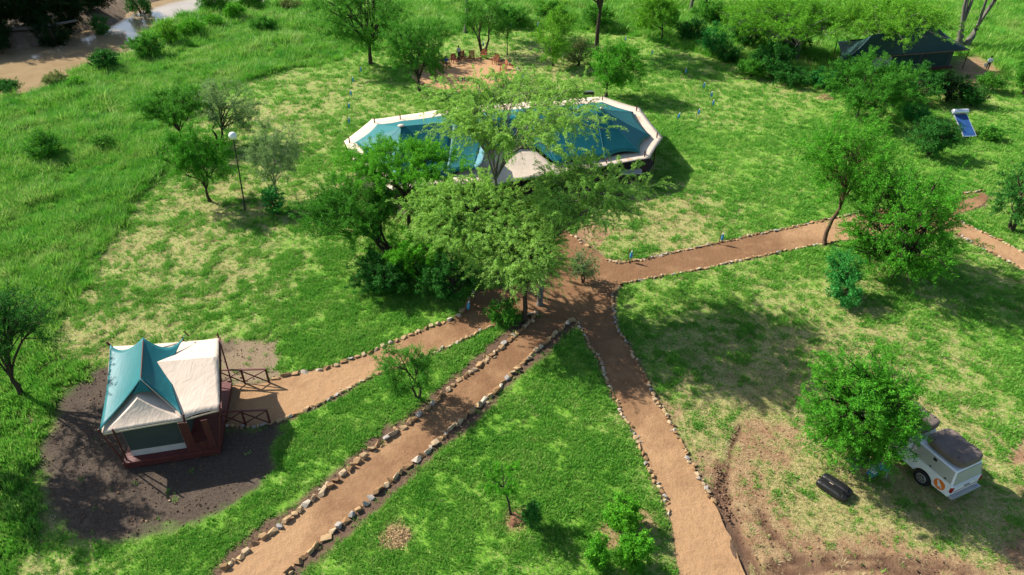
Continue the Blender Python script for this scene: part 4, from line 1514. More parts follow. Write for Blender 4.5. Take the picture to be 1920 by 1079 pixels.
fwd = Vector((-.40, .917, 0)).normalized()
side = Vector((.917, .40, 0)).normalized()
rear_l = P(1774, 930, .5)
orig = rear_l + side * .88 + fwd * 1.22
orig.z = 0
TRZ = math.atan2(fwd.y, fwd.x)
tk = thing('pickup_truck', 'white pickup with beige canopy and orange sticker parked under the round tree', 'pickup', orig, TRZ)
tk.scale = (1.10, 1.10, 1.08)
def side_prism(mb, poly, half, half2=None):
    """polygon in (x,z), extruded across y; half2 gives a narrower top (tumblehome) by height"""
    b = len(mb.V)
    n = len(poly)
    zs = [p[1] for p in poly]
    z0, z1 = min(zs), max(zs)
    for s in (-1, 1):
        for x, z in poly:
            h = half if half2 is None else half + (half2 - half) * (z - z0) / (z1 - z0)
            mb.V.append(Vector((x, s * h, z)))
    mb.F.append(tuple(b + k for k in range(n)))
    mb.F.append(tuple(b + n + k for k in range(n))[::-1])
    for k in range(n):
        k2 = (k + 1) % n
        mb.F.append((b + k, b + n + k, b + n + k2, b + k2))
    return mb
def archpts(cx, r, z0, n=9):
    a0 = math.asin((z0 - .38) / r)
    return [(cx + r * math.cos(a), .38 + r * math.sin(a)) for a in np.linspace(a0, PI - a0, n)][::-1]
low_ = [(-1.2, .50)] + archpts(0, .44, .45) + archpts(3.05, .44, .45) + [(3.95, .45), (4.0, .72), (3.92, .98), (3.7, 1.04), (2.95, 1.12), (2.7, 1.13), (.92, 1.13), (-1.2, 1.13)]
o = side_prism(MB(), low_, .885).build('body', M_CARWHITE, tk, bevel=.05)
o = side_prism(MB(), [(.93, 1.08), (2.92, 1.08), (2.28, 1.70), (2.1, 1.745), (1.2, 1.745), (1.02, 1.68)], .86, .66).build('cab', M_CARWHITE, tk, bevel=.05)
def quad(name, pts, mat, parent, th=.012):
    mb = MB()
    mb.V += [Vector(p) for p in pts]
    mb.F.append(tuple(range(len(pts))))
    o = mb.build(name, mat, parent)
    m = o.modifiers.new('s', 'SOLIDIFY')
    m.thickness = th
    m.offset = 0
    return o
def cabw(z):
    return .86 + (.66 - .86) * (z - 1.08) / (1.745 - 1.08) + .008
for s in (-1, 1):
    for xs in (((1.12, 1.20), (1.80, 1.20), (1.78, 1.62), (1.22, 1.62))), ((1.90, 1.20), (2.66, 1.20), (2.28, 1.60), (1.88, 1.62)):
        quad('side_window', [(x, s * cabw(z), z) for x, z in xs], M_GLASS, tk, .02)
    quad('door_handle', [(1.15, s * .895, 1.02), (1.35, s * .895, 1.02), (1.35, s * .895, 1.06), (1.15, s * .895, 1.06)], M_GREYP, tk, .03)
    MB().box((2.55, s * .99, 1.2), (.12, .2, .17)).build('mirror', M_CARWHITE, tk, bevel=.02)
quad('windscreen', [(2.86, -.76, 1.16), (2.86, .76, 1.16), (2.34, .66, 1.66), (2.34, -.66, 1.66)], M_GLASS, tk, .03)
# canopy with lifting side panels
side_prism(MB(), [(-1.16, 1.13), (.88, 1.13), (.84, 1.83), (-1.02, 1.83)], .865, .74).build('canopy', M_CARWHITE, tk, bevel=.04)
for s in (-1, 1):
    w0, w1 = .873, .770
    pn = quad('canopy_side_panel', [(-1.06, s * w0, 1.20), (.80, s * w0, 1.20), (.77, s * w1, 1.76), (-.97, s * w1, 1.76)], M_CANOPY, tk, .03)
    for x in (-.8, -.1, .6):
        MB().box((x, s * .885, 1.27), (.08, .04, .05)).build('latch', M_BLACK, pn)
    MB().box((-.12, s * .80, 1.66), (.16, .05, .12)).build('vent', M_BLACK, pn)
quad('canopy_rear_door', [(-1.172, -.80, 1.17), (-1.172, .80, 1.17), (-1.05, .70, 1.77), (-1.05, -.70, 1.77)], M_CANOPY, tk, .03)
quad('tailgate', [(-1.215, -.74, .68), (-1.215, .74, .68), (-1.215, .74, 1.10), (-1.215, -.74, 1.10)], M_CARWHITE, tk, .03)
MB().box((-1.24, 0, .95), (.03, .30, .07)).build('tailgate_handle', M_GREYP, tk)
MB().box((-1.237, 0, .80), (.012, 1.40, .022)).build('red_stripe', M_RED, tk)
MB().box((-1.29, 0, .52), (.2, 1.70, .16)).build('rear_bumper', M_RIM, tk, bevel=.03)
MB().box((4.02, 0, .56), (.18, 1.72, .26)).build('front_bumper', M_GREYP, tk, bevel=.04)
for s in (-1, 1):
    MB().box((-1.19, s * .83, .93), (.10, .13, .28)).build('tail_light', M_RED, tk, bevel=.02)
    MB().box((3.93, s * .68, .88), (.14, .32, .16)).build('headlight', M_RIM, tk, bevel=.03)
    for x in (0, 3.05):
        wt = MB()
        wt.tube([(x, s * .66, .38), (x, s * .69, .38), (x, s * .87, .38), (x, s * .90, .38)], [.34, .38, .38, .34], 22)
        wo = wt.build('wheel', M_TYRE, tk, True)
        rm = MB().tube([(x, s * .895, .38), (x, s * .912, .38)], [.235, .22], 18)
        rm.build('rim', M_RIM, wo)
        for k in range(6):
            a = PI / 3 * k
            MB().box((x + .13 * math.cos(a), s * .914, .38 + .13 * math.sin(a)), (.05, .012, .05)).build('rim_hole', M_TYRE, wo)
    # orange round sticker with a white leaping mark
    mb = MB()
    cc = [(-.72 + .25 * math.cos(a), .80 + .25 * math.sin(a)) for a in np.linspace(0, 2 * PI, 24, endpoint=False)]
    quad('round_sticker', [(x, s * .892, z) for x, z in cc], M_ORANGE, tk, .006)
    mk = [(-.58, .96), (-.62, .98), (-.70, .90), (-.79, .83), (-.84, .74), (-.87, .66), (-.80, .70), (-.76, .74), (-.72, .70), (-.74, .63), (-.68, .69), (-.66, .78), (-.63, .86), (-.60, .90)]
    quad('sticker_mark', [(x, s * .898, z) for x, z in mk], M_WHITE, tk, .006)
MB().tube([(2.4, .58, 1.1), (3.3, .60, 1.07)], .01, 4).build('aerial', M_BLACK, tk)
for s in (-1, 1):
    for x in (1.03, 1.85, 2.72):
        MB().box((x, s * .886, .82), (.016, .012, .55)).build('door_gap', M_BLACK, tk)
    MB().box((1.85, s * .90, .46), (1.7, .08, .05)).build('side_step', M_BLACK, tk)
for x in (1.15, 2.15):
    MB().bar((x, -.64, 1.78), (x, .64, 1.78), .05).build('roof_bar', M_BLACK, tk)

def superbox(name, size, groove, mat, parent, e=.28):
    V, Fc = [], []
    nu, nv = 40, 18
    for j in range(nv + 1):
        th = -PI / 2 + PI * j / nv
        for i in range(nu):
            ph = 2 * PI * i / nu
            sp = lambda c, k: math.copysign(abs(c) ** k, c)
            x = sp(math.cos(th), e) * sp(math.cos(ph), e)
            y = sp(math.cos(th), e) * sp(math.sin(ph), e)
            z = sp(math.sin(th), e * 1.4)
            if z > 0:
                z *= 1 - groove * math.exp(-(x / .10) ** 2) - .12 * (x * x + y * y) * .5 + .05 * math.sin(x * 9 + y * 4)
            V.append((x * size[0] / 2, y * size[1] / 2, (z + 1) * size[2] / 2))
    for j in range(nv):
        for i in range(nu):
            i2 = (i + 1) % nu
            Fc.append((j * nu + i, j * nu + i2, (j + 1) * nu + i2, (j + 1) * nu + i))
    return link(name, new_mesh(name, V, Fc, [mat], smooth=True), parent)
Rm = Matrix.Rotation(TRZ, 3, 'Z')
for lab, x, z, sx in (('brown covered roof tent strapped on the canopy at the back of the pickup', -.18, 1.845, 1.92), ('brown covered roof tent on the cab roof of the pickup', 1.74, 1.82, 1.72)):
    rt = thing('roof_tent', lab, 'roof tent', orig + Rm @ Vector((x * 1.10, -.03, z * 1.08)), TRZ, 'roof tents on the pickup')
    rt.scale = (1.02, 1.12, 1.2)
    superbox('cover', (sx, 1.42, .44), .38, M_BROWN, rt, .40)
    for k in (-.3, .3):
        MB().box((k * sx, 0, .405), (.035, 1.20, .012)).build('strap', M_BLACK, rt)

# ---- camp table, chair and black box beside the pickup
p = P(1612, 866, .7)
p.z = 0
ct = thing('camp_table', 'grey folding camp table half hidden under the round tree', 'table', p, .25)
MB().box((0, 0, .70), (1.15, .72, .04)).build('tabletop', M_GREYP, ct, bevel=.01)
for sx in (-1, 1):
    for sy in (-1, 1):
        MB().bar((sx * .5, sy * .3, 0), (sx * .42, sy * .28, .68), .035).build('leg', M_DARKPOLE, ct)

def camp_chair(label, p, rz, mat):
    t = thing('camp_chair', label, 'chair', p, rz)
    quad('seat', [(-.25, -.24, .42), (.25, -.24, .42), (.25, .24, .40), (-.25, .24, .40)], mat, t, .03)
    quad('backrest', [(-.25, .24, .42), (.25, .24, .42), (.25, .40, .95), (-.25, .40, .95)], mat, t, .03)
    for s in (-1, 1):
        MB().bar((s * .27, -.26, 0), (s * .27, .26, .45), .03).build('leg', M_STEEL, t)
        MB().bar((s * .27, .26, 0), (s * .27, -.26, .62), .03).build('leg', M_STEEL, t)
        MB().bar((s * .28, -.28, .63), (s * .28, .3, .66), .05, .03).build('armrest', M_BLACK, t)
        MB().bar((s * .27, .2, .42), (s * .27, .42, .98), .03).build('back_post', M_STEEL, t)
    return t
p = P(1650, 886)
camp_chair('blue folding camp chair in the shade beside the pickup', p, 2.6, M_BLUE)
p = P(1636, 890)
cb = thing('cool_box', 'small white and blue cool box beside the camp chair', 'cool box', p, .5)
MB().box((0, 0, .17), (.5, .32, .32), taper=1.04).build('body', M_BLUE, cb, bevel=.02)
MB().box((0, 0, .36), (.54, .36, .06)).build('lid', M_WHITE, cb, bevel=.02)

p = P(1562, 920)
da = (P(1588, 925) - P(1540, 893))
bx = thing('storage_box', 'long black ribbed plastic box lying open on the lawn near the pickup', 'box', p, math.atan2(da.y, da.x))
for s in (-1, 1):
    hf = superbox('half_shell', (1.45, .44, .40), .0, M_BLACK, bx, .42)
    hf.location = (0, s * .235, .01)
    for k in range(5):
        rb = MB().tube([(-.52 + k * .26, -.19, .30), (-.52 + k * .26, -.10, .385), (-.52 + k * .26, .10, .385), (-.52 + k * .26, .19, .30)], .012, 5).build('rib', M_BLACK, hf)
MB().bar((-.78, 0, .28), (.78, 0, .28), .05).build('hinge', M_BLACK, bx)
tgp = thing('paper_note', 'small tan packet lying in the groove of the black box', 'packet', p + Vector((-.1, .05, .315)), bx.rotation_euler.z)
MB().box((-.08, 0, .012), (.20, .13, .02)).build('wrapper', mat_simple('tan_paper', (.45, .36, .24), .8, .1), tgp)

# ---- solar water heater
top_l, top_r = P(1786, 212, 1.75), P(1813, 211, 1.75)
sw_w = (top_r - top_l).length
bl = P(1806, 257, .25)
br = P(1821, 256, .25)
s0 = (top_l + top_r) / 2
s0.z = 0
sh_ = thing('solar_water_heater', 'solar water heater with silver tank above blue tubes on the right lawn', 'water heater', s0)
tl_, tr_ = top_l - s0 + Vector((.1, -.12, -.1)), top_r - s0 + Vector((-.1, -.12, -.1))
dr = Vector((.35, -2.15, 0))
bl_, br_ = Vector((tl_.x, tl_.y, .22)) + dr, Vector((tr_.x, tr_.y, .22)) + dr
MB().tube([top_l - s0 + Vector((-.05, 0, .1)), top_l - s0 + Vector((0, 0, .1)), top_r - s0 + Vector((0, 0, .1)), top_r - s0 + Vector((.05, 0, .1))], [.2, .26, .26, .2], 20).build('tank', M_SILVER, sh_, True)
MB().box(((top_l - s0) + (top_r - s0)) / 2 + Vector((.1, -.245, -.0)), (.55, .03, .06)).build('tank_label', M_TEXT, sh_)
n = 12
for i in range(n):
    k = (i + .5) / n
    MB().tube([tl_.lerp(tr_, k), bl_.lerp(br_, k)], .036, 8).build('tube', M_TUBEBLUE, sh_, True)
quad('reflector', [tl_ + Vector((0, 0, -.09)), tr_ + Vector((0, 0, -.09)), br_ + Vector((0, 0, -.09)), bl_ + Vector((0, 0, -.09))], mat_simple('reflector', (.10, .16, .26), .4, .05, 3, .5, .3), sh_, .02)
for a, b in ((tl_, bl_), (tr_, br_), (bl_, br_)):
    MB().bar(a, b, .07).build('frame', M_SILVER, sh_)
for a in (tl_, tr_):
    MB().bar((a.x, a.y + .15, 0), (a.x, a.y + .15, 1.7), .05).build('leg', M_STEEL, sh_)
    MB().bar((a.x, a.y + .15, .1), (a.x + .25, a.y - 1.2, .72), .04).build('brace', M_STEEL, sh_)
for a in (bl_, br_):
    MB().bar((a.x, a.y, 0), a, .05).build('leg', M_STEEL, sh_)
MB().tube([top_l - s0 + Vector((-.1, 0, .05)), Vector((top_l.x - s0.x - .25, -.1, .6)), Vector((top_l.x - s0.x - .6, -.9, .05))], .02, 5).build('pipe', mat_simple('green_pipe', (.03, .22, .14), .5), sh_)

# ---- lamp post
b = P(460, 394)
h = height_for(b.y, 262)
tx = x_for(438, b.y, h) - b.x
lp = thing('lamp_post', 'tall thin dark lamp post with a white globe beside the lawn edge', 'lamp post', b)
MB().tube([(0, 0, -.1), (tx * .5, 0, h * .5), (tx, 0, h)], [.06, .05, .04], 10).build('pole', M_DARKPOLE, lp, True)
MB().tube([(0, 0, 0), (0, 0, .25)], [.10, .08], 10).build('base', M_DARKPOLE, lp, True)
MB().tube([(tx, 0, h), (tx, 0, h + .08)], [.07, .12], 12).build('collar', M_DARKPOLE, lp, True)
MB().sphere((tx, 0, h + .30), .29, 20, 14).build('globe', M_GLOBE, lp, True)

# ---- blue bottle markers on stakes
LN = [((1347, 459), 'beside the far stones of the right path, shadow on the path'), ((1177, 491), 'behind the stones where the right path starts'), ((872, 588), 'beside the small tent path near the junction acacia'),
      ((674, 140), 'near the large tree left of the fire circle'), ((660, 160), 'left of the marquee, second from the top of its row'), ((656, 186), 'left of the marquee, third from the top of its row'),
      ((652, 210), 'left of the marquee, fourth from the top of its row'), ((652, 238), 'nearest the left tip of the marquee'), ((957, 57), 'at the edge of the long grass behind the fire circle'),
      ((1006, 55), 'in the long grass left of the lime-green tree'), ((1169, 82), 'on the pale lawn right of the tall forked acacia'), ((1220, 108), 'on the lawn in front of the feathery light tree'),
      ((1283, 143), 'at the top of the shaded lawn patch'), ((1315, 170), 'in the shaded lawn patch, middle of the row'), ((1330, 188), 'at the right edge of the shaded lawn patch'),
      ((1333, 204), 'just below the right-edge one of the shaded lawn patch'), ((1305, 221), 'at the lower edge of the shaded lawn patch'), ((1268, 229), 'nearest the right tip of the marquee'),
      ((979, 156), 'just outside the right stone wall of the fire circle'), ((903, 92), 'hanging among the three dark stems behind the fire circle')]
def build_lantern():
    t = thing('bottle_marker', 'x', 'marker', (0, 0, 0), 0, 'blue bottle markers on stakes')
    MB().tube([(0, 0, -.1), (0, 0, .95)], .022, 6).build('stake', M_RUST, t)
    MB().tube([(0, 0, .92), (.08, 0, 1.0), (.15, 0, .92)], .012, 5).build('hook', M_RUST, t)
    bt_ = MB().tube([(.15, 0, .34), (.15, 0, .40), (.15, 0, .66), (.15, 0, .74), (.15, 0, .80)], [.06, .09, .09, .05, .04], 10).build('bottle', M_BOTTLE, t, True)
    MB().tube([(.15, 0, .80), (.15, 0, .87)], .045, 8).build('cap', M_WHITE, bt_)
    return t
proto = build_lantern()
def copy_tree(o, parent=None):
    c = o.copy()
    COL.objects.link(c)
    c.parent = parent
    for ch in list(o.children):
        copy_tree(ch, c)
    return c
LR = random.Random(3)
for i, (px, lb) in enumerate(LN):
    o = proto if i == 0 else copy_tree(proto)
    p = P(*px)
    p.z = gz(p.x, p.y)
    o.location = p
    o.rotation_euler = (LR.uniform(-.08, .08), LR.uniform(-.08, .12), LR.uniform(-.5, .5))
    o.scale = (1.15, 1.15, 1.1)
    o['label'] = 'blue bottle marker ' + lb

# ---- chairs of the fire circle
def build_chair(mat, wood):
    t = thing('garden_chair', 'x', 'chair', (0, 0, 0), 0, 'chairs round the fire circle')
    for i in range(4):
        MB().box((-.195 + i * .13, 0, .43), (.115, .5, .03)).build('seat_slat', mat, t)
    for i in range(4):
        MB().bar((-.2 + i * .133, .25, .46), (-.2 + i * .133, .40, .98), .11, .025).build('back_slat', mat, t)
    for s in (-1, 1):
        MB().bar((s * .27, -.24, 0), (s * .27, -.24, .64), .055).build('leg', wood, t)
        MB().bar((s * .27, .22, 0), (s * .27, .40, 1.0), .055).build('leg', wood, t)
        MB().bar((s * .27, -.28, .65), (s * .27, .32, .66), .08, .03).build('armrest', wood, t)
    return t
CH = [((885, 113), 'wooden chair at the back of the fire circle, left of the tree stems', 0), ((907, 110), 'wooden chair at the back of the fire circle in front of the three stems', 0), ((929, 121), 'wooden chair by the right stone wall, farthest back', 0),
      ((944, 131), 'wooden chair by the right stone wall, second from the back', 0), ((942, 139), 'wooden chair by the right stone wall, third from the back', 0), ((934, 152), 'wooden chair nearest the marquee on the right of the fire circle', 0),
      ((853, 119), 'dark red chair at the back left of the fire circle', 1), ((868, 114), 'dark red chair right beside the standing person', 1), ((824, 136), 'dark red chair under the seated person in pale green', 1), ((838, 127), 'dark red chair under the seated person in blue', 1),
      ((815, 150), 'dark red chair in shade at the left of the fire circle', 1)]
pa = build_chair(M_CHAIR, M_CHAIR)
pb = build_chair(M_CHAIRRED, M_REDPOLE)
ua = ub = False
seatpos = {}
for px, lb, kind in CH:
    src = (pa, pb)[kind]
    if kind == 0:
        o = pa if not ua else copy_tree(pa)
        ua = True
    else:
        o = pb if not ub else copy_tree(pb)
        ub = True
    p = P(*px)
    p.z = .032
    d = Vector((PIT_C[0] - p.x, PIT_C[1] - p.y, 0))
    o.location = p
    o.rotation_euler = (0, 0, math.atan2(d.y, d.x) + PI / 2 + LR.uniform(-.2, .2))
    o.scale = (1.15, 1.15, 1.1)
    o['label'] = lb
    seatpos[px] = (p, math.atan2(d.y, d.x))
p = P(868, 150)
p.z = .03
fp_ = thing('fire_bowl', 'small ring of stones with ash in the middle of the fire circle', 'fire pit', p)
for i in range(10):
    a = 2 * PI * i / 10
    link('stone', STONES[i], fp_, (.55 * math.cos(a), .55 * math.sin(a), .08), (0, 0, a), (.3, .25, .22))
MB().tube([(0, 0, 0), (0, 0, .03)], .42, 12).build('ash', mat_simple('ash', (.12, .11, .10), .95, .3, 8), fp_)

# ---- grill behind the marquee
p = P(1103, 186)
gr = thing('grill_cart', 'black metal grill cart standing behind the marquee', 'grill', p, .1)
MB().box((0, 0, .72), (1.15, .62, .28)).build('firebox', M_BLACK, gr, bevel=.03)
for i in range(7):
    MB().bar((-.48 + i * .16, -.28, .875), (-.48 + i * .16, .28, .875), .05, .02).build('grate_bar', M_STEEL, gr)
MB().bar((-.55, .33, .85), (-.55, .33, 1.5), .05).build('chimney', M_BLACK, gr)
for sx in (-1, 1):
    for sy in (-1, 1):
        MB().bar((sx * .5, sy * .25, 0), (sx * .5, sy * .25, .6), .05).build('leg', M_BLACK, gr)

# ---- heaps
def heap(name, label, cat, p, r, h, mat, seed, n=260):
    rg = np.random.default_rng(seed)
    t = thing(name, label, cat, p)
    V, Fc = [], []
    nu = 20
    for j in range(7):
        k = j / 6
        for i in range(nu):
            a = 2 * PI * i / nu
            rr = r * (1 - k) * (1 + .18 * math.sin(3 * a + seed) + rg.uniform(-.08, .08))
            V.append((rr * math.cos(a), rr * math.sin(a), h * (1 - (1 - k) ** 2) ** .8 * (1 + rg.uniform(-.12, .12)) - .02))
    for j in range(6):
        for i in range(nu):
            i2 = (i + 1) % nu
            Fc.append((j * nu + i, j * nu + i2, (j + 1) * nu + i2, (j + 1) * nu + i))
    link('mound', new_mesh('mound', V, Fc, [mat], smooth=True), t)
    pos = np.stack([rg.normal(size=n) * r * .5, rg.normal(size=n) * r * .5, np.zeros(n)], 1)
    rr = np.hypot(pos[:, 0], pos[:, 1]) / r
    pos[:, 2] = h * np.clip(1 - rr ** 2, 0, 1) + .02
    v, q_ = leaves(rg, pos, pos, .34 * r, .03, 0, 2.0)
    lo = link('straw', fast_mesh('straw', v, q_, MG_DRY_H), t)
    lo['kind'] = 'stuff'
    return t
MG_DRY_H = mat_simple('straw_stalks', (.40, .27, .13), .85, .3, 6)
M_HEAP = mat_simple('straw_heap', (.36, .24, .13), .95, .35, 5, .1, bump=.8)
heap('straw_heap', 'small heap of dry straw on the lower lawn', 'straw heap', P(740, 1008), .66, .07, M_HEAP, 1, 900)
heap('soil_heap', 'brown soil mound at the foot of the leaning sapling', 'soil heap', P(968, 975), .42, .18, mat_simple('soil_heap', (.17, .085, .05), .95, .3, 5, .1, bump=.8), 2, 30)
heap('brush_heap', 'pile of dry brushwood at the edge of the lawn near the pale tree', 'brush pile', P(1546, 183), 1.0, .16, M_HEAP, 3, 500)
heap('brush_heap', 'heap of dry brown stalks between the dark bushes near the tent', 'brush pile', P(1525, 122), 1.2, .35, M_HEAP, 4, 500)
heap('brush_heap', 'pile of bare twigs in front of the dark-roofed tent', 'brush pile', P(1765, 168), 1.3, .4, mat_simple('grey_twigs', (.34, .31, .28), .9, .2), 5, 500)
# soil ridge beside the right path
rg = random.Random(8)
for k, pl in enumerate([[(1348, 880), (1352, 910), (1356, 940), (1362, 965)]]):
    pp = chaikin(pts2(pl), 2)
    c0 = pp[len(pp) // 2]
    rt = thing('soil_ridge', 'crumbly dark soil bank beside the end of the right path stones', 'soil bank', (c0[0], c0[1], 0))
    for i, pq in enumerate(pp[::1]):
        for j in range(5):
            s_ = rg.uniform(.06, .15)
            link('clod', STONES_SOIL[rg.randrange(6)], rt, (pq[0] - c0[0] + rg.gauss(0, .16), pq[1] - c0[1] + rg.gauss(0, .16), s_ * .25), (rg.random(), rg.random(), rg.random() * 6), (s_, s_, s_ * .8))
# small loose stones on the dark soil
for i, (px, lb) in enumerate([((404, 848), 'pale rounded stone under the porch corner of the small tent'), ((318, 940), 'small pale stone on the dark soil in front of the small tent'), ((268, 977), 'pair-sized stone low on the dark soil patch'), ((275, 978), 'slightly bigger stone beside it low on the dark soil patch'), ((222, 925), 'tiny pale stone left on the dark soil patch')]):
    o = link('loose_stone', STONES[i + 3], None, P(*px) + Vector((0, 0, .04)), (0, 0, i), (.26 if i == 0 else .14, .2 if i == 0 else .11, .2 if i == 0 else .09))
    tag(o, lb, 'stone', 'loose stones on the dark soil')
# driftwood on the far bank
p = P(60, 74, -1.2)
p.z = gz(p.x, p.y) - .05
dw = thing('driftwood', 'bare fallen trunk lying on the shaded far river bank', 'driftwood', p)
MB().tube([(-8, -3, .1), (-3, -1, .5), (2, .4, .6), (6, 2.5, 1.0)], [.12, .2, .25, .15], 8).build('trunk', BARK_G, dw, True)
MB().tube([(1, .2, .6), (3, 3, 1.6)], [.12, .05], 6).build('branch', BARK_G, dw, True)

# ================================================================== PEOPLE
M_SKIN = mat_simple('skin', (.16, .085, .055), .6, .1)
M_SKIN_L = mat_simple('skin_light', (.42, .26, .19), .6, .1)
M_HAIR = mat_simple('hair_black', (.012, .010, .009), .8, .2)
M_SHIRT_W = mat_simple('shirt_white', (.72, .74, .80), .8, .05)
M_SHIRT_G = mat_simple('shirt_pale_green', (.30, .34, .25), .8, .08)
M_SHIRT_B = mat_simple('shirt_blue', (.03, .05, .32), .8, .1)
M_TROUSER = mat_simple('trousers_dark', (.015, .017, .03), .8, .1)
M_TROUSER_R = mat_simple('trousers_red', (.38, .03, .04), .8, .1)

def skin(name, V, E, R, mat, parent, lv=2):
    me = bpy.data.meshes.new(name)
    me.from_pydata(V, E, [])
    o = link(name, me, parent)
    me.materials.append(mat)
    m = o.modifiers.new('skin', 'SKIN')
    m.use_smooth_shade = True
    for i, r in enumerate(R):
        rr = r if isinstance(r, tuple) else (r, r)
        me.skin_vertices[0].data[i].radius = rr
    me.skin_vertices[0].data[0].use_root = True
    s = o.modifiers.new('sub', 'SUBSURF')
    s.levels = lv
    s.render_levels = lv
    return o

def person(label, p, rz, pose, shirt, trousers, skinm=None):
    """faces local -y"""
    skinm = skinm or M_SKIN
    t = thing('person', label, 'person', p, rz)
    if pose == 'sit':
        hz = .52
        j = dict(pel=(0, .05, hz), chest=(0, .10, hz + .38), neck=(0, .08, hz + .56), head=(0, .05, hz + .72))
        legs = {s: [(s * .10, .02, hz), (s * .13, -.42, hz + .03), (s * .13, -.46, .10), (s * .13, -.60, .04)] for s in (-1, 1)}
        arms = {s: [(s * .19, .08, hz + .48), (s * .26, -.05, hz + .24), (s * .16, -.28, hz + .16), (s * .13, -.36, hz + .15)] for s in (-1, 1)}
    else:
        hz = .92
        k = .22 if pose == 'walk' else .03
        j = dict(pel=(0, 0, hz), chest=(0, -.02, hz + .38), neck=(0, -.02, hz + .56), head=(0, -.05, hz + .72))
        legs = {s: [(s * .09, 0, hz - .03), (s * .10, -s * k * .7 - .03, .50), (s * .10, -s * k + .05, .09), (s * .10, -s * k - .09, .04)] for s in (-1, 1)}
        arms = {s: [(s * .19, -.02, hz + .48), (s * .26, s * k * .6, hz + .20), (s * .25, s * k - .10, hz - .03), (s * .25, s * k - .14, hz - .11)] for s in (-1, 1)}
    V, E, R = [], [], []
    def add(v, r, par=None):
        V.append(v)
        R.append(r)
        if par is not None:
            E.append((par, len(V) - 1))
        return len(V) - 1
    a = add(j['pel'], (.13, .10))
    c = add(j['chest'], (.14, .10), a)
    n = add(j['neck'], .055, c)
    hd = add(j['head'], (.085, .10), n)
    add(tuple(np.array(j['head']) + np.array((0, .0, .11))), (.07, .08), hd)
    for s in (-1, 1):
        q_ = a
        for v, r in zip(legs[s], (.085, .062, .042, .035)):
            q_ = add(v, r, q_)
        q_ = c
        for v, r in zip(arms[s], (.055, .042, .032, .030)):
            q_ = add(v, r, q_)
        hnd = q_
        base = np.array(arms[s][3])
        dirn = unit(np.array(arms[s][3]) - np.array(arms[s][2]))
        for f in range(4):
            add(tuple(base + dirn * (.075 + .008 * (f in (1, 2))) + np.array((0, (f - 1.5) * .02, 0))), .009, hnd)
        add(tuple(base + dirn * .03 + np.array((-s * .03, -.03, 0))), .010, hnd)
    skin('body', V, E, R, skinm, t)
    # clothes
    V, E, R = [], [], []
    a = add(tuple(np.array(j['pel']) + np.array((0, 0, .02))), (.15, .12))
    c = add(j['chest'], (.165, .125), a)
    add(tuple(np.array(j['neck']) - np.array((0, 0, .05))), (.09, .08), c)
    for s in (-1, 1):
        q_ = add(arms[s][0], .075, c)
        add(tuple(np.array(arms[s][1]) * .9 + np.array(arms[s][0]) * .1), .062, q_)
    skin('shirt', V, E, R, shirt, t)
    V, E, R = [], [], []
    a = add(tuple(np.array(j['pel']) - np.array((0, 0, .01))), (.155, .125))
    for s in (-1, 1):
        q_ = a
        for v, r in zip(legs[s][:3], (.10, .078, .060)):
            q_ = add(v, r, q_)
    skin('trousers', V, E, R, trousers, t)
    hdv = np.array(j['head'])
    MB().sphere(tuple(hdv + np.array((0, .025, .075))), (.105, .115, .10), 12, 8).build('hair', M_HAIR, t, True)
    MB().sphere(tuple(hdv + np.array((0, -.115, .02))), (.015, .022, .022), 6, 5).build('nose', skinm, t, True)
    for s in (-1, 1):
        MB().sphere(tuple(hdv + np.array((s * .036, -.094, .045))), .012, 6, 5).build('eye', M_HAIR, t, True)
        MB().sphere(tuple(hdv + np.array((s * .092, 0, .02))), (.012, .024, .034), 6, 5).build('ear', skinm, t, True)
        fv = np.array(legs[s][3])
        MB().sphere(tuple(fv + np.array((0, .03, -.0))), (.05, .13, .045), 10, 6).build('shoe', M_BLACK, t, True)
    MB().box(tuple(hdv + np.array((0, -.098, -.035))), (.05, .012, .012)).build('mouth', M_CHAIRRED, t)
    return t

pp, a_ = seatpos[(824, 136)]
person('person in pale green shirt sitting at the left of the fire circle', pp + Vector((0, 0, .0)), a_ + PI / 2, 'sit', M_SHIRT_G, M_TROUSER_R, M_SKIN_L)
pp, a_ = seatpos[(838, 127)]
person('person in dark blue shirt sitting at the fire circle beside the one in green', pp, a_ + PI / 2, 'sit', M_SHIRT_B, M_TROUSER_R, M_SKIN_L)
p = P(861, 113)
p.z = .032
person('person in grey and white top standing at the back of the fire circle', p, -.3, 'stand', mat_simple('shirt_grey', (.42, .45, .48), .8, .3, 14), M_TROUSER)
p = P(1850, 132)
p.z = gz(p.x, p.y)
person('person in white shirt and dark trousers walking on red earth by the dark-roofed tent', p, PI - .6, 'walk', M_SHIRT_W, M_TROUSER)
bgp = thing('carried_bag', 'pale bag hanging from the hand of the walking person', 'bag', p + Vector((-.42, -.05, .48)))
superbox('sack', (.36, .22, .42), .0, mat_simple('pale_sack', (.62, .56, .44), .8, .1), bgp, .6)
MB().tube([(-.06, 0, .40), (0, 0, .47), (.06, 0, .40)], .012, 5).build('handle', M_ROPE, bgp)
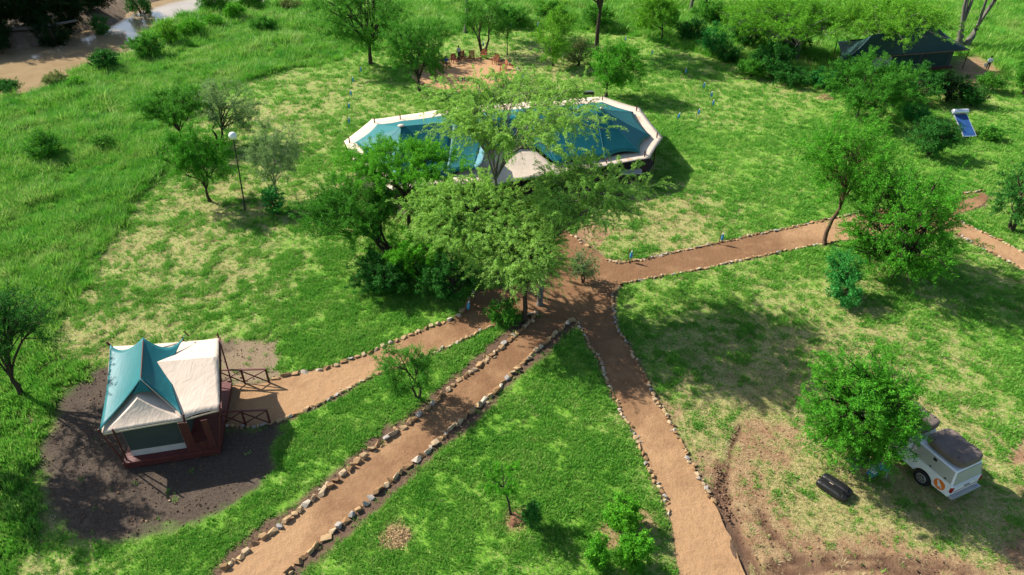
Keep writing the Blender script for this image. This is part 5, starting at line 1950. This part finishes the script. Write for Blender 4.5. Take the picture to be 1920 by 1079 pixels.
# ================================================================== GRASS
def tuft(name, seed, blades, h, rad, width, lean, mat, segs=2):
    rng = np.random.default_rng(seed)
    V, Fc = [], []
    for i in range(blades):
        a = rng.uniform(0, 2 * PI)
        r = rad * math.sqrt(rng.uniform(0, 1))
        p = np.array([math.cos(a) * r, math.sin(a) * r, -.01])
        d = rng.uniform(0, 2 * PI)
        out = np.array([math.cos(d), math.sin(d), 0]) * .6 + p / (rad + 1e-6) * .6
        hh = h * rng.uniform(.55, 1.15)
        side = np.array([-math.sin(d), math.cos(d), 0]) * width * .5
        m = p + np.array([0, 0, hh * .62]) + out * hh * lean * .4
        t = p + np.array([0, 0, hh]) + out * hh * lean
        b = len(V)
        V += [p - side, p + side, m + side * .8, m - side * .8, t]
        Fc += [(b, b + 1, b + 2, b + 3), (b + 3, b + 2, b + 4)]
    me = new_mesh(name, V, Fc, [mat])
    return bpy.data.objects.new(name, me)

def scatter(name, label, pts, rot, scl, sources, cat='grass'):
    """a point cloud carrying one tuft each (geometry nodes)"""
    lib = bpy.data.collections.new(name + '_tufts')
    for o in sources:
        lib.objects.link(o)
    me = bpy.data.meshes.new(name)
    me.vertices.add(len(pts))
    me.vertices.foreach_set('co', np.ascontiguousarray(pts, dtype=np.float32).ravel())
    a = me.attributes.new('rot', 'FLOAT_VECTOR', 'POINT')
    a.data.foreach_set('vector', np.ascontiguousarray(rot, dtype=np.float32).ravel())
    a = me.attributes.new('scl', 'FLOAT_VECTOR', 'POINT')
    a.data.foreach_set('vector', np.ascontiguousarray(scl, dtype=np.float32).ravel())
    ob = link(name, me)
    g = bpy.data.node_groups.new(name, 'GeometryNodeTree')
    g.interface.new_socket('Geometry', in_out='INPUT', socket_type='NodeSocketGeometry')
    g.interface.new_socket('Geometry', in_out='OUTPUT', socket_type='NodeSocketGeometry')
    gi = g.nodes.new('NodeGroupInput')
    go = g.nodes.new('NodeGroupOutput')
    ip = g.nodes.new('GeometryNodeInstanceOnPoints')
    ci = g.nodes.new('GeometryNodeCollectionInfo')
    ci.inputs['Collection'].default_value = lib
    ci.inputs['Separate Children'].default_value = True
    ci.inputs['Reset Children'].default_value = True
    ip.inputs['Pick Instance'].default_value = True
    for nm, sock in (('rot', 'Rotation'), ('scl', 'Scale')):
        n = g.nodes.new('GeometryNodeInputNamedAttribute')
        n.data_type = 'FLOAT_VECTOR'
        n.inputs['Name'].default_value = nm
        g.links.new(n.outputs['Attribute'], ip.inputs[sock])
    g.links.new(gi.outputs[0], ip.inputs['Points'])
    g.links.new(ci.outputs[0], ip.inputs['Instance'])
    g.links.new(ip.outputs[0], go.inputs[0])
    m = ob.modifiers.new('scatter', 'NODES')
    m.node_group = g
    ob['kind'] = 'stuff'
    tag(ob, label, cat)
    return ob

def mat_grass(name, stops, drift=.35, trans=.35):
    t = NT(name)
    oi = t.n('ShaderNodeObjectInfo')
    f = t.math('ADD', t.math('MULTIPLY', oi.outputs['Random'], .4), t.math('MULTIPLY', t.noise(drift, 6, .72), .85))
    c = t.ramp(f, stops)
    t.l(c, t.b.inputs['Base Color'])
    t.b.inputs['Roughness'].default_value = .6
    t.b.inputs['Specular IOR Level'].default_value = .2
    tr = t.n('ShaderNodeBsdfTranslucent')
    t.l(c, tr.inputs[0])
    ms = t.n('ShaderNodeMixShader')
    ms.inputs[0].default_value = trans
    t.l(t.b.outputs[0], ms.inputs[1])
    t.l(tr.outputs[0], ms.inputs[2])
    t.l(ms.outputs[0], t.out.inputs[0])
    return t.m

MG_SHORT = mat_grass('grass_short', [(.25, (.062, .235, .020)), (.5, (.125, .375, .036)), (.7, (.215, .465, .062)), (.85, (.34, .50, .11))])
MG_LUSH = mat_grass('grass_lush', [(.2, (.045, .21, .05)), (.38, (.075, .31, .028)), (.55, (.14, .41, .035)), (.7, (.24, .47, .06)), (.9, (.40, .52, .15))], .16)
MG_DRY = mat_grass('grass_dry', [(.3, (.25, .20, .075)), (.55, (.42, .34, .16)), (.8, (.58, .50, .28))])

rng = np.random.default_rng(7)
BANDS = [7, 18, 24, 32, 42, 54, 68, 86, 108, 135]
def candidates(dens):
    out = []
    for (a, b), d in zip(zip(BANDS[:-1], BANDS[1:]), dens):
        hw = (b * cT + CAM_H * sT) * 960 / F * 1.08 + 3
        n = int((b - a) * 2 * hw * d)
        out.append(np.stack([rng.uniform(-hw, hw, n), rng.uniform(a, b, n)], 1))
    return np.concatenate(out)

def dist_k(y):
    return ((y * cT + CAM_H * sT) / 36) ** .7

# short lawn grass
c = candidates([110, 110, 90, 66, 44, 26, 14, 7, 3])
m = masks(c[:, 0], c[:, 1])
clump = fbm(c[:, 0] * .9, c[:, 1] * .9, 31)
cl2 = fbm(c[:, 0] * 2.6, c[:, 1] * 2.6, 37, 3)
gsh = (1 - m['dry']) * 1.0 - .08 + (clump - .5) * 2.0 + (cl2 - .5) * 2.2
pr = np.clip(gsh, 0.15, 1) * (1 - m['mud'] * .82) * (1 - np.clip(m['dark'] * 2.6, 0, .995)) * (1 - m['straw'] * .97) * (1 - m['shoulder'] * .97) * (1 - m['pit']) * (1 - m['built']) * (1 - m['lush'] * .9) * (1 - m['rut'])
pr *= (m['psd'] > rng.uniform(-.12, .22, len(c))) & (m['rs'] > 1)
keep = rng.uniform(size=len(c)) < pr
q = c[keep]
qg = np.clip(gsh[keep], .2, 1)
n = len(q)
z = ground_z(q[:, 0], q[:, 1])
k = dist_k(q[:, 1]) * (.55 + .75 * qg) * rng.uniform(.7, 1.25, n) * (1 + m['rough'][keep] * .9)
scl = np.stack([k, k, k * (1 + m['rough'][keep] * .5)], 1)
rot = np.stack([rng.normal(size=n) * .12, rng.normal(size=n) * .12, rng.uniform(0, 6.28, n)], 1)
scatter('short_grass', 'short fresh green grass growing in patches over the lawn', np.column_stack([q, z]), rot, scl,
        [tuft('tuft', 40 + i, 16, .13, .15, .022, .75, MG_SHORT) for i in range(4)])
# dry thatch
c = candidates([40, 40, 32, 22, 15, 9, 4, 2, 1])
m = masks(c[:, 0], c[:, 1])
clump = fbm(c[:, 0] * .8 + 40, c[:, 1] * .8, 33)
pr = np.clip(m['dry'] * 1.3 - .2 + (clump - .5) * 1.6, 0, 1) * (1 - m['mud'] * .45) * (1 - np.clip(m['dark'] * 2.6, 0, .99)) * (1 - m['straw'] * .5) * (1 - m['shoulder'] * .9) * (1 - m['pit']) * (1 - m['built']) * (1 - m['lush']) * (1 - m['rut'])
pr *= (m['psd'] > .15) & (m['rs'] > 1)
keep = rng.uniform(size=len(c)) < pr
q = c[keep]
n = len(q)
k = dist_k(q[:, 1]) * rng.uniform(.7, 1.2, n)
rot = np.stack([rng.normal(size=n) * .25, rng.normal(size=n) * .25, rng.uniform(0, 6.28, n)], 1)
scatter('dry_grass', 'pale dry cut grass lying between the green patches', np.column_stack([q, ground_z(q[:, 0], q[:, 1])]), rot, np.stack([k * 1.1, k * 1.1, k * .6], 1),
        [tuft('dry_tuft', 60 + i, 12, .10, .18, .018, 1.5, MG_DRY) for i in range(3)])
# long lush grass towards the river
c = candidates([10, 10, 11, 11, 9, 7, 5, 3.2, 2.2])
m = masks(c[:, 0], c[:, 1])
pr = m['lush'] * (m['rs'] > .8) * (1 - m['built']) * (1 - m['mud'])
keep = rng.uniform(size=len(c)) < pr
q = c[keep]
n = len(q)
hv = fbm(q[:, 0] * .22, q[:, 1] * .22, 41, 4)
hv2 = fbm(q[:, 0] * .9, q[:, 1] * .9, 43, 3)
k = dist_k(q[:, 1]) ** .8 * (.25 + 1.2 * hv + .7 * (hv2 - .5)) * rng.uniform(.8, 1.2, n)
rot = np.stack([rng.normal(size=n) * .12 + .10, rng.normal(size=n) * .12, rng.uniform(0, 6.28, n)], 1)
scatter('long_grass', 'long lush bright green grass between the lawn and the river', np.column_stack([q, ground_z(q[:, 0], q[:, 1]) - .02]), rot, np.stack([k * 1.15, k * 1.15, k], 1),
        [tuft('long_tuft', 80 + i, 34, .62, .30, .030, .65, MG_LUSH) for i in range(4)])

# crumbs of soil on the bare ground
def crumb(i):
    o = bpy.data.objects.new('crumb', STONES_SOIL[i])
    return o
c = candidates([34, 34, 26, 16, 8, 2, 0, 0, 0])
m = masks(c[:, 0], c[:, 1])
pr = np.clip(m['dark'] * .7 + m['mud'] * .5 + m['shoulder'] * .5 + m['straw'] * .4 , 0, 1) * (m['psd'] > .1) * (1 - m['built']) * (m['rs'] > 2) * (c[:, 1] < 60)
keep = rng.uniform(size=len(c)) < pr
q = c[keep]
n = len(q)
k = (.025 + .09 * rng.uniform(0, 1, n) ** 3) * np.where(m['psd'][keep] < 0, .6, 1)
rot = rng.uniform(0, 6.28, (n, 3))
zz = np.where(m['psd'][keep] < 0, .02, 0) + ground_z(q[:, 0], q[:, 1])
scatter('soil_crumbs', 'small clods and crumbs of soil lying on the bare earth and paths', np.column_stack([q, zz + k * .2]), rot, np.stack([k, k, k * .7], 1), [crumb(i) for i in range(5)], 'soil')
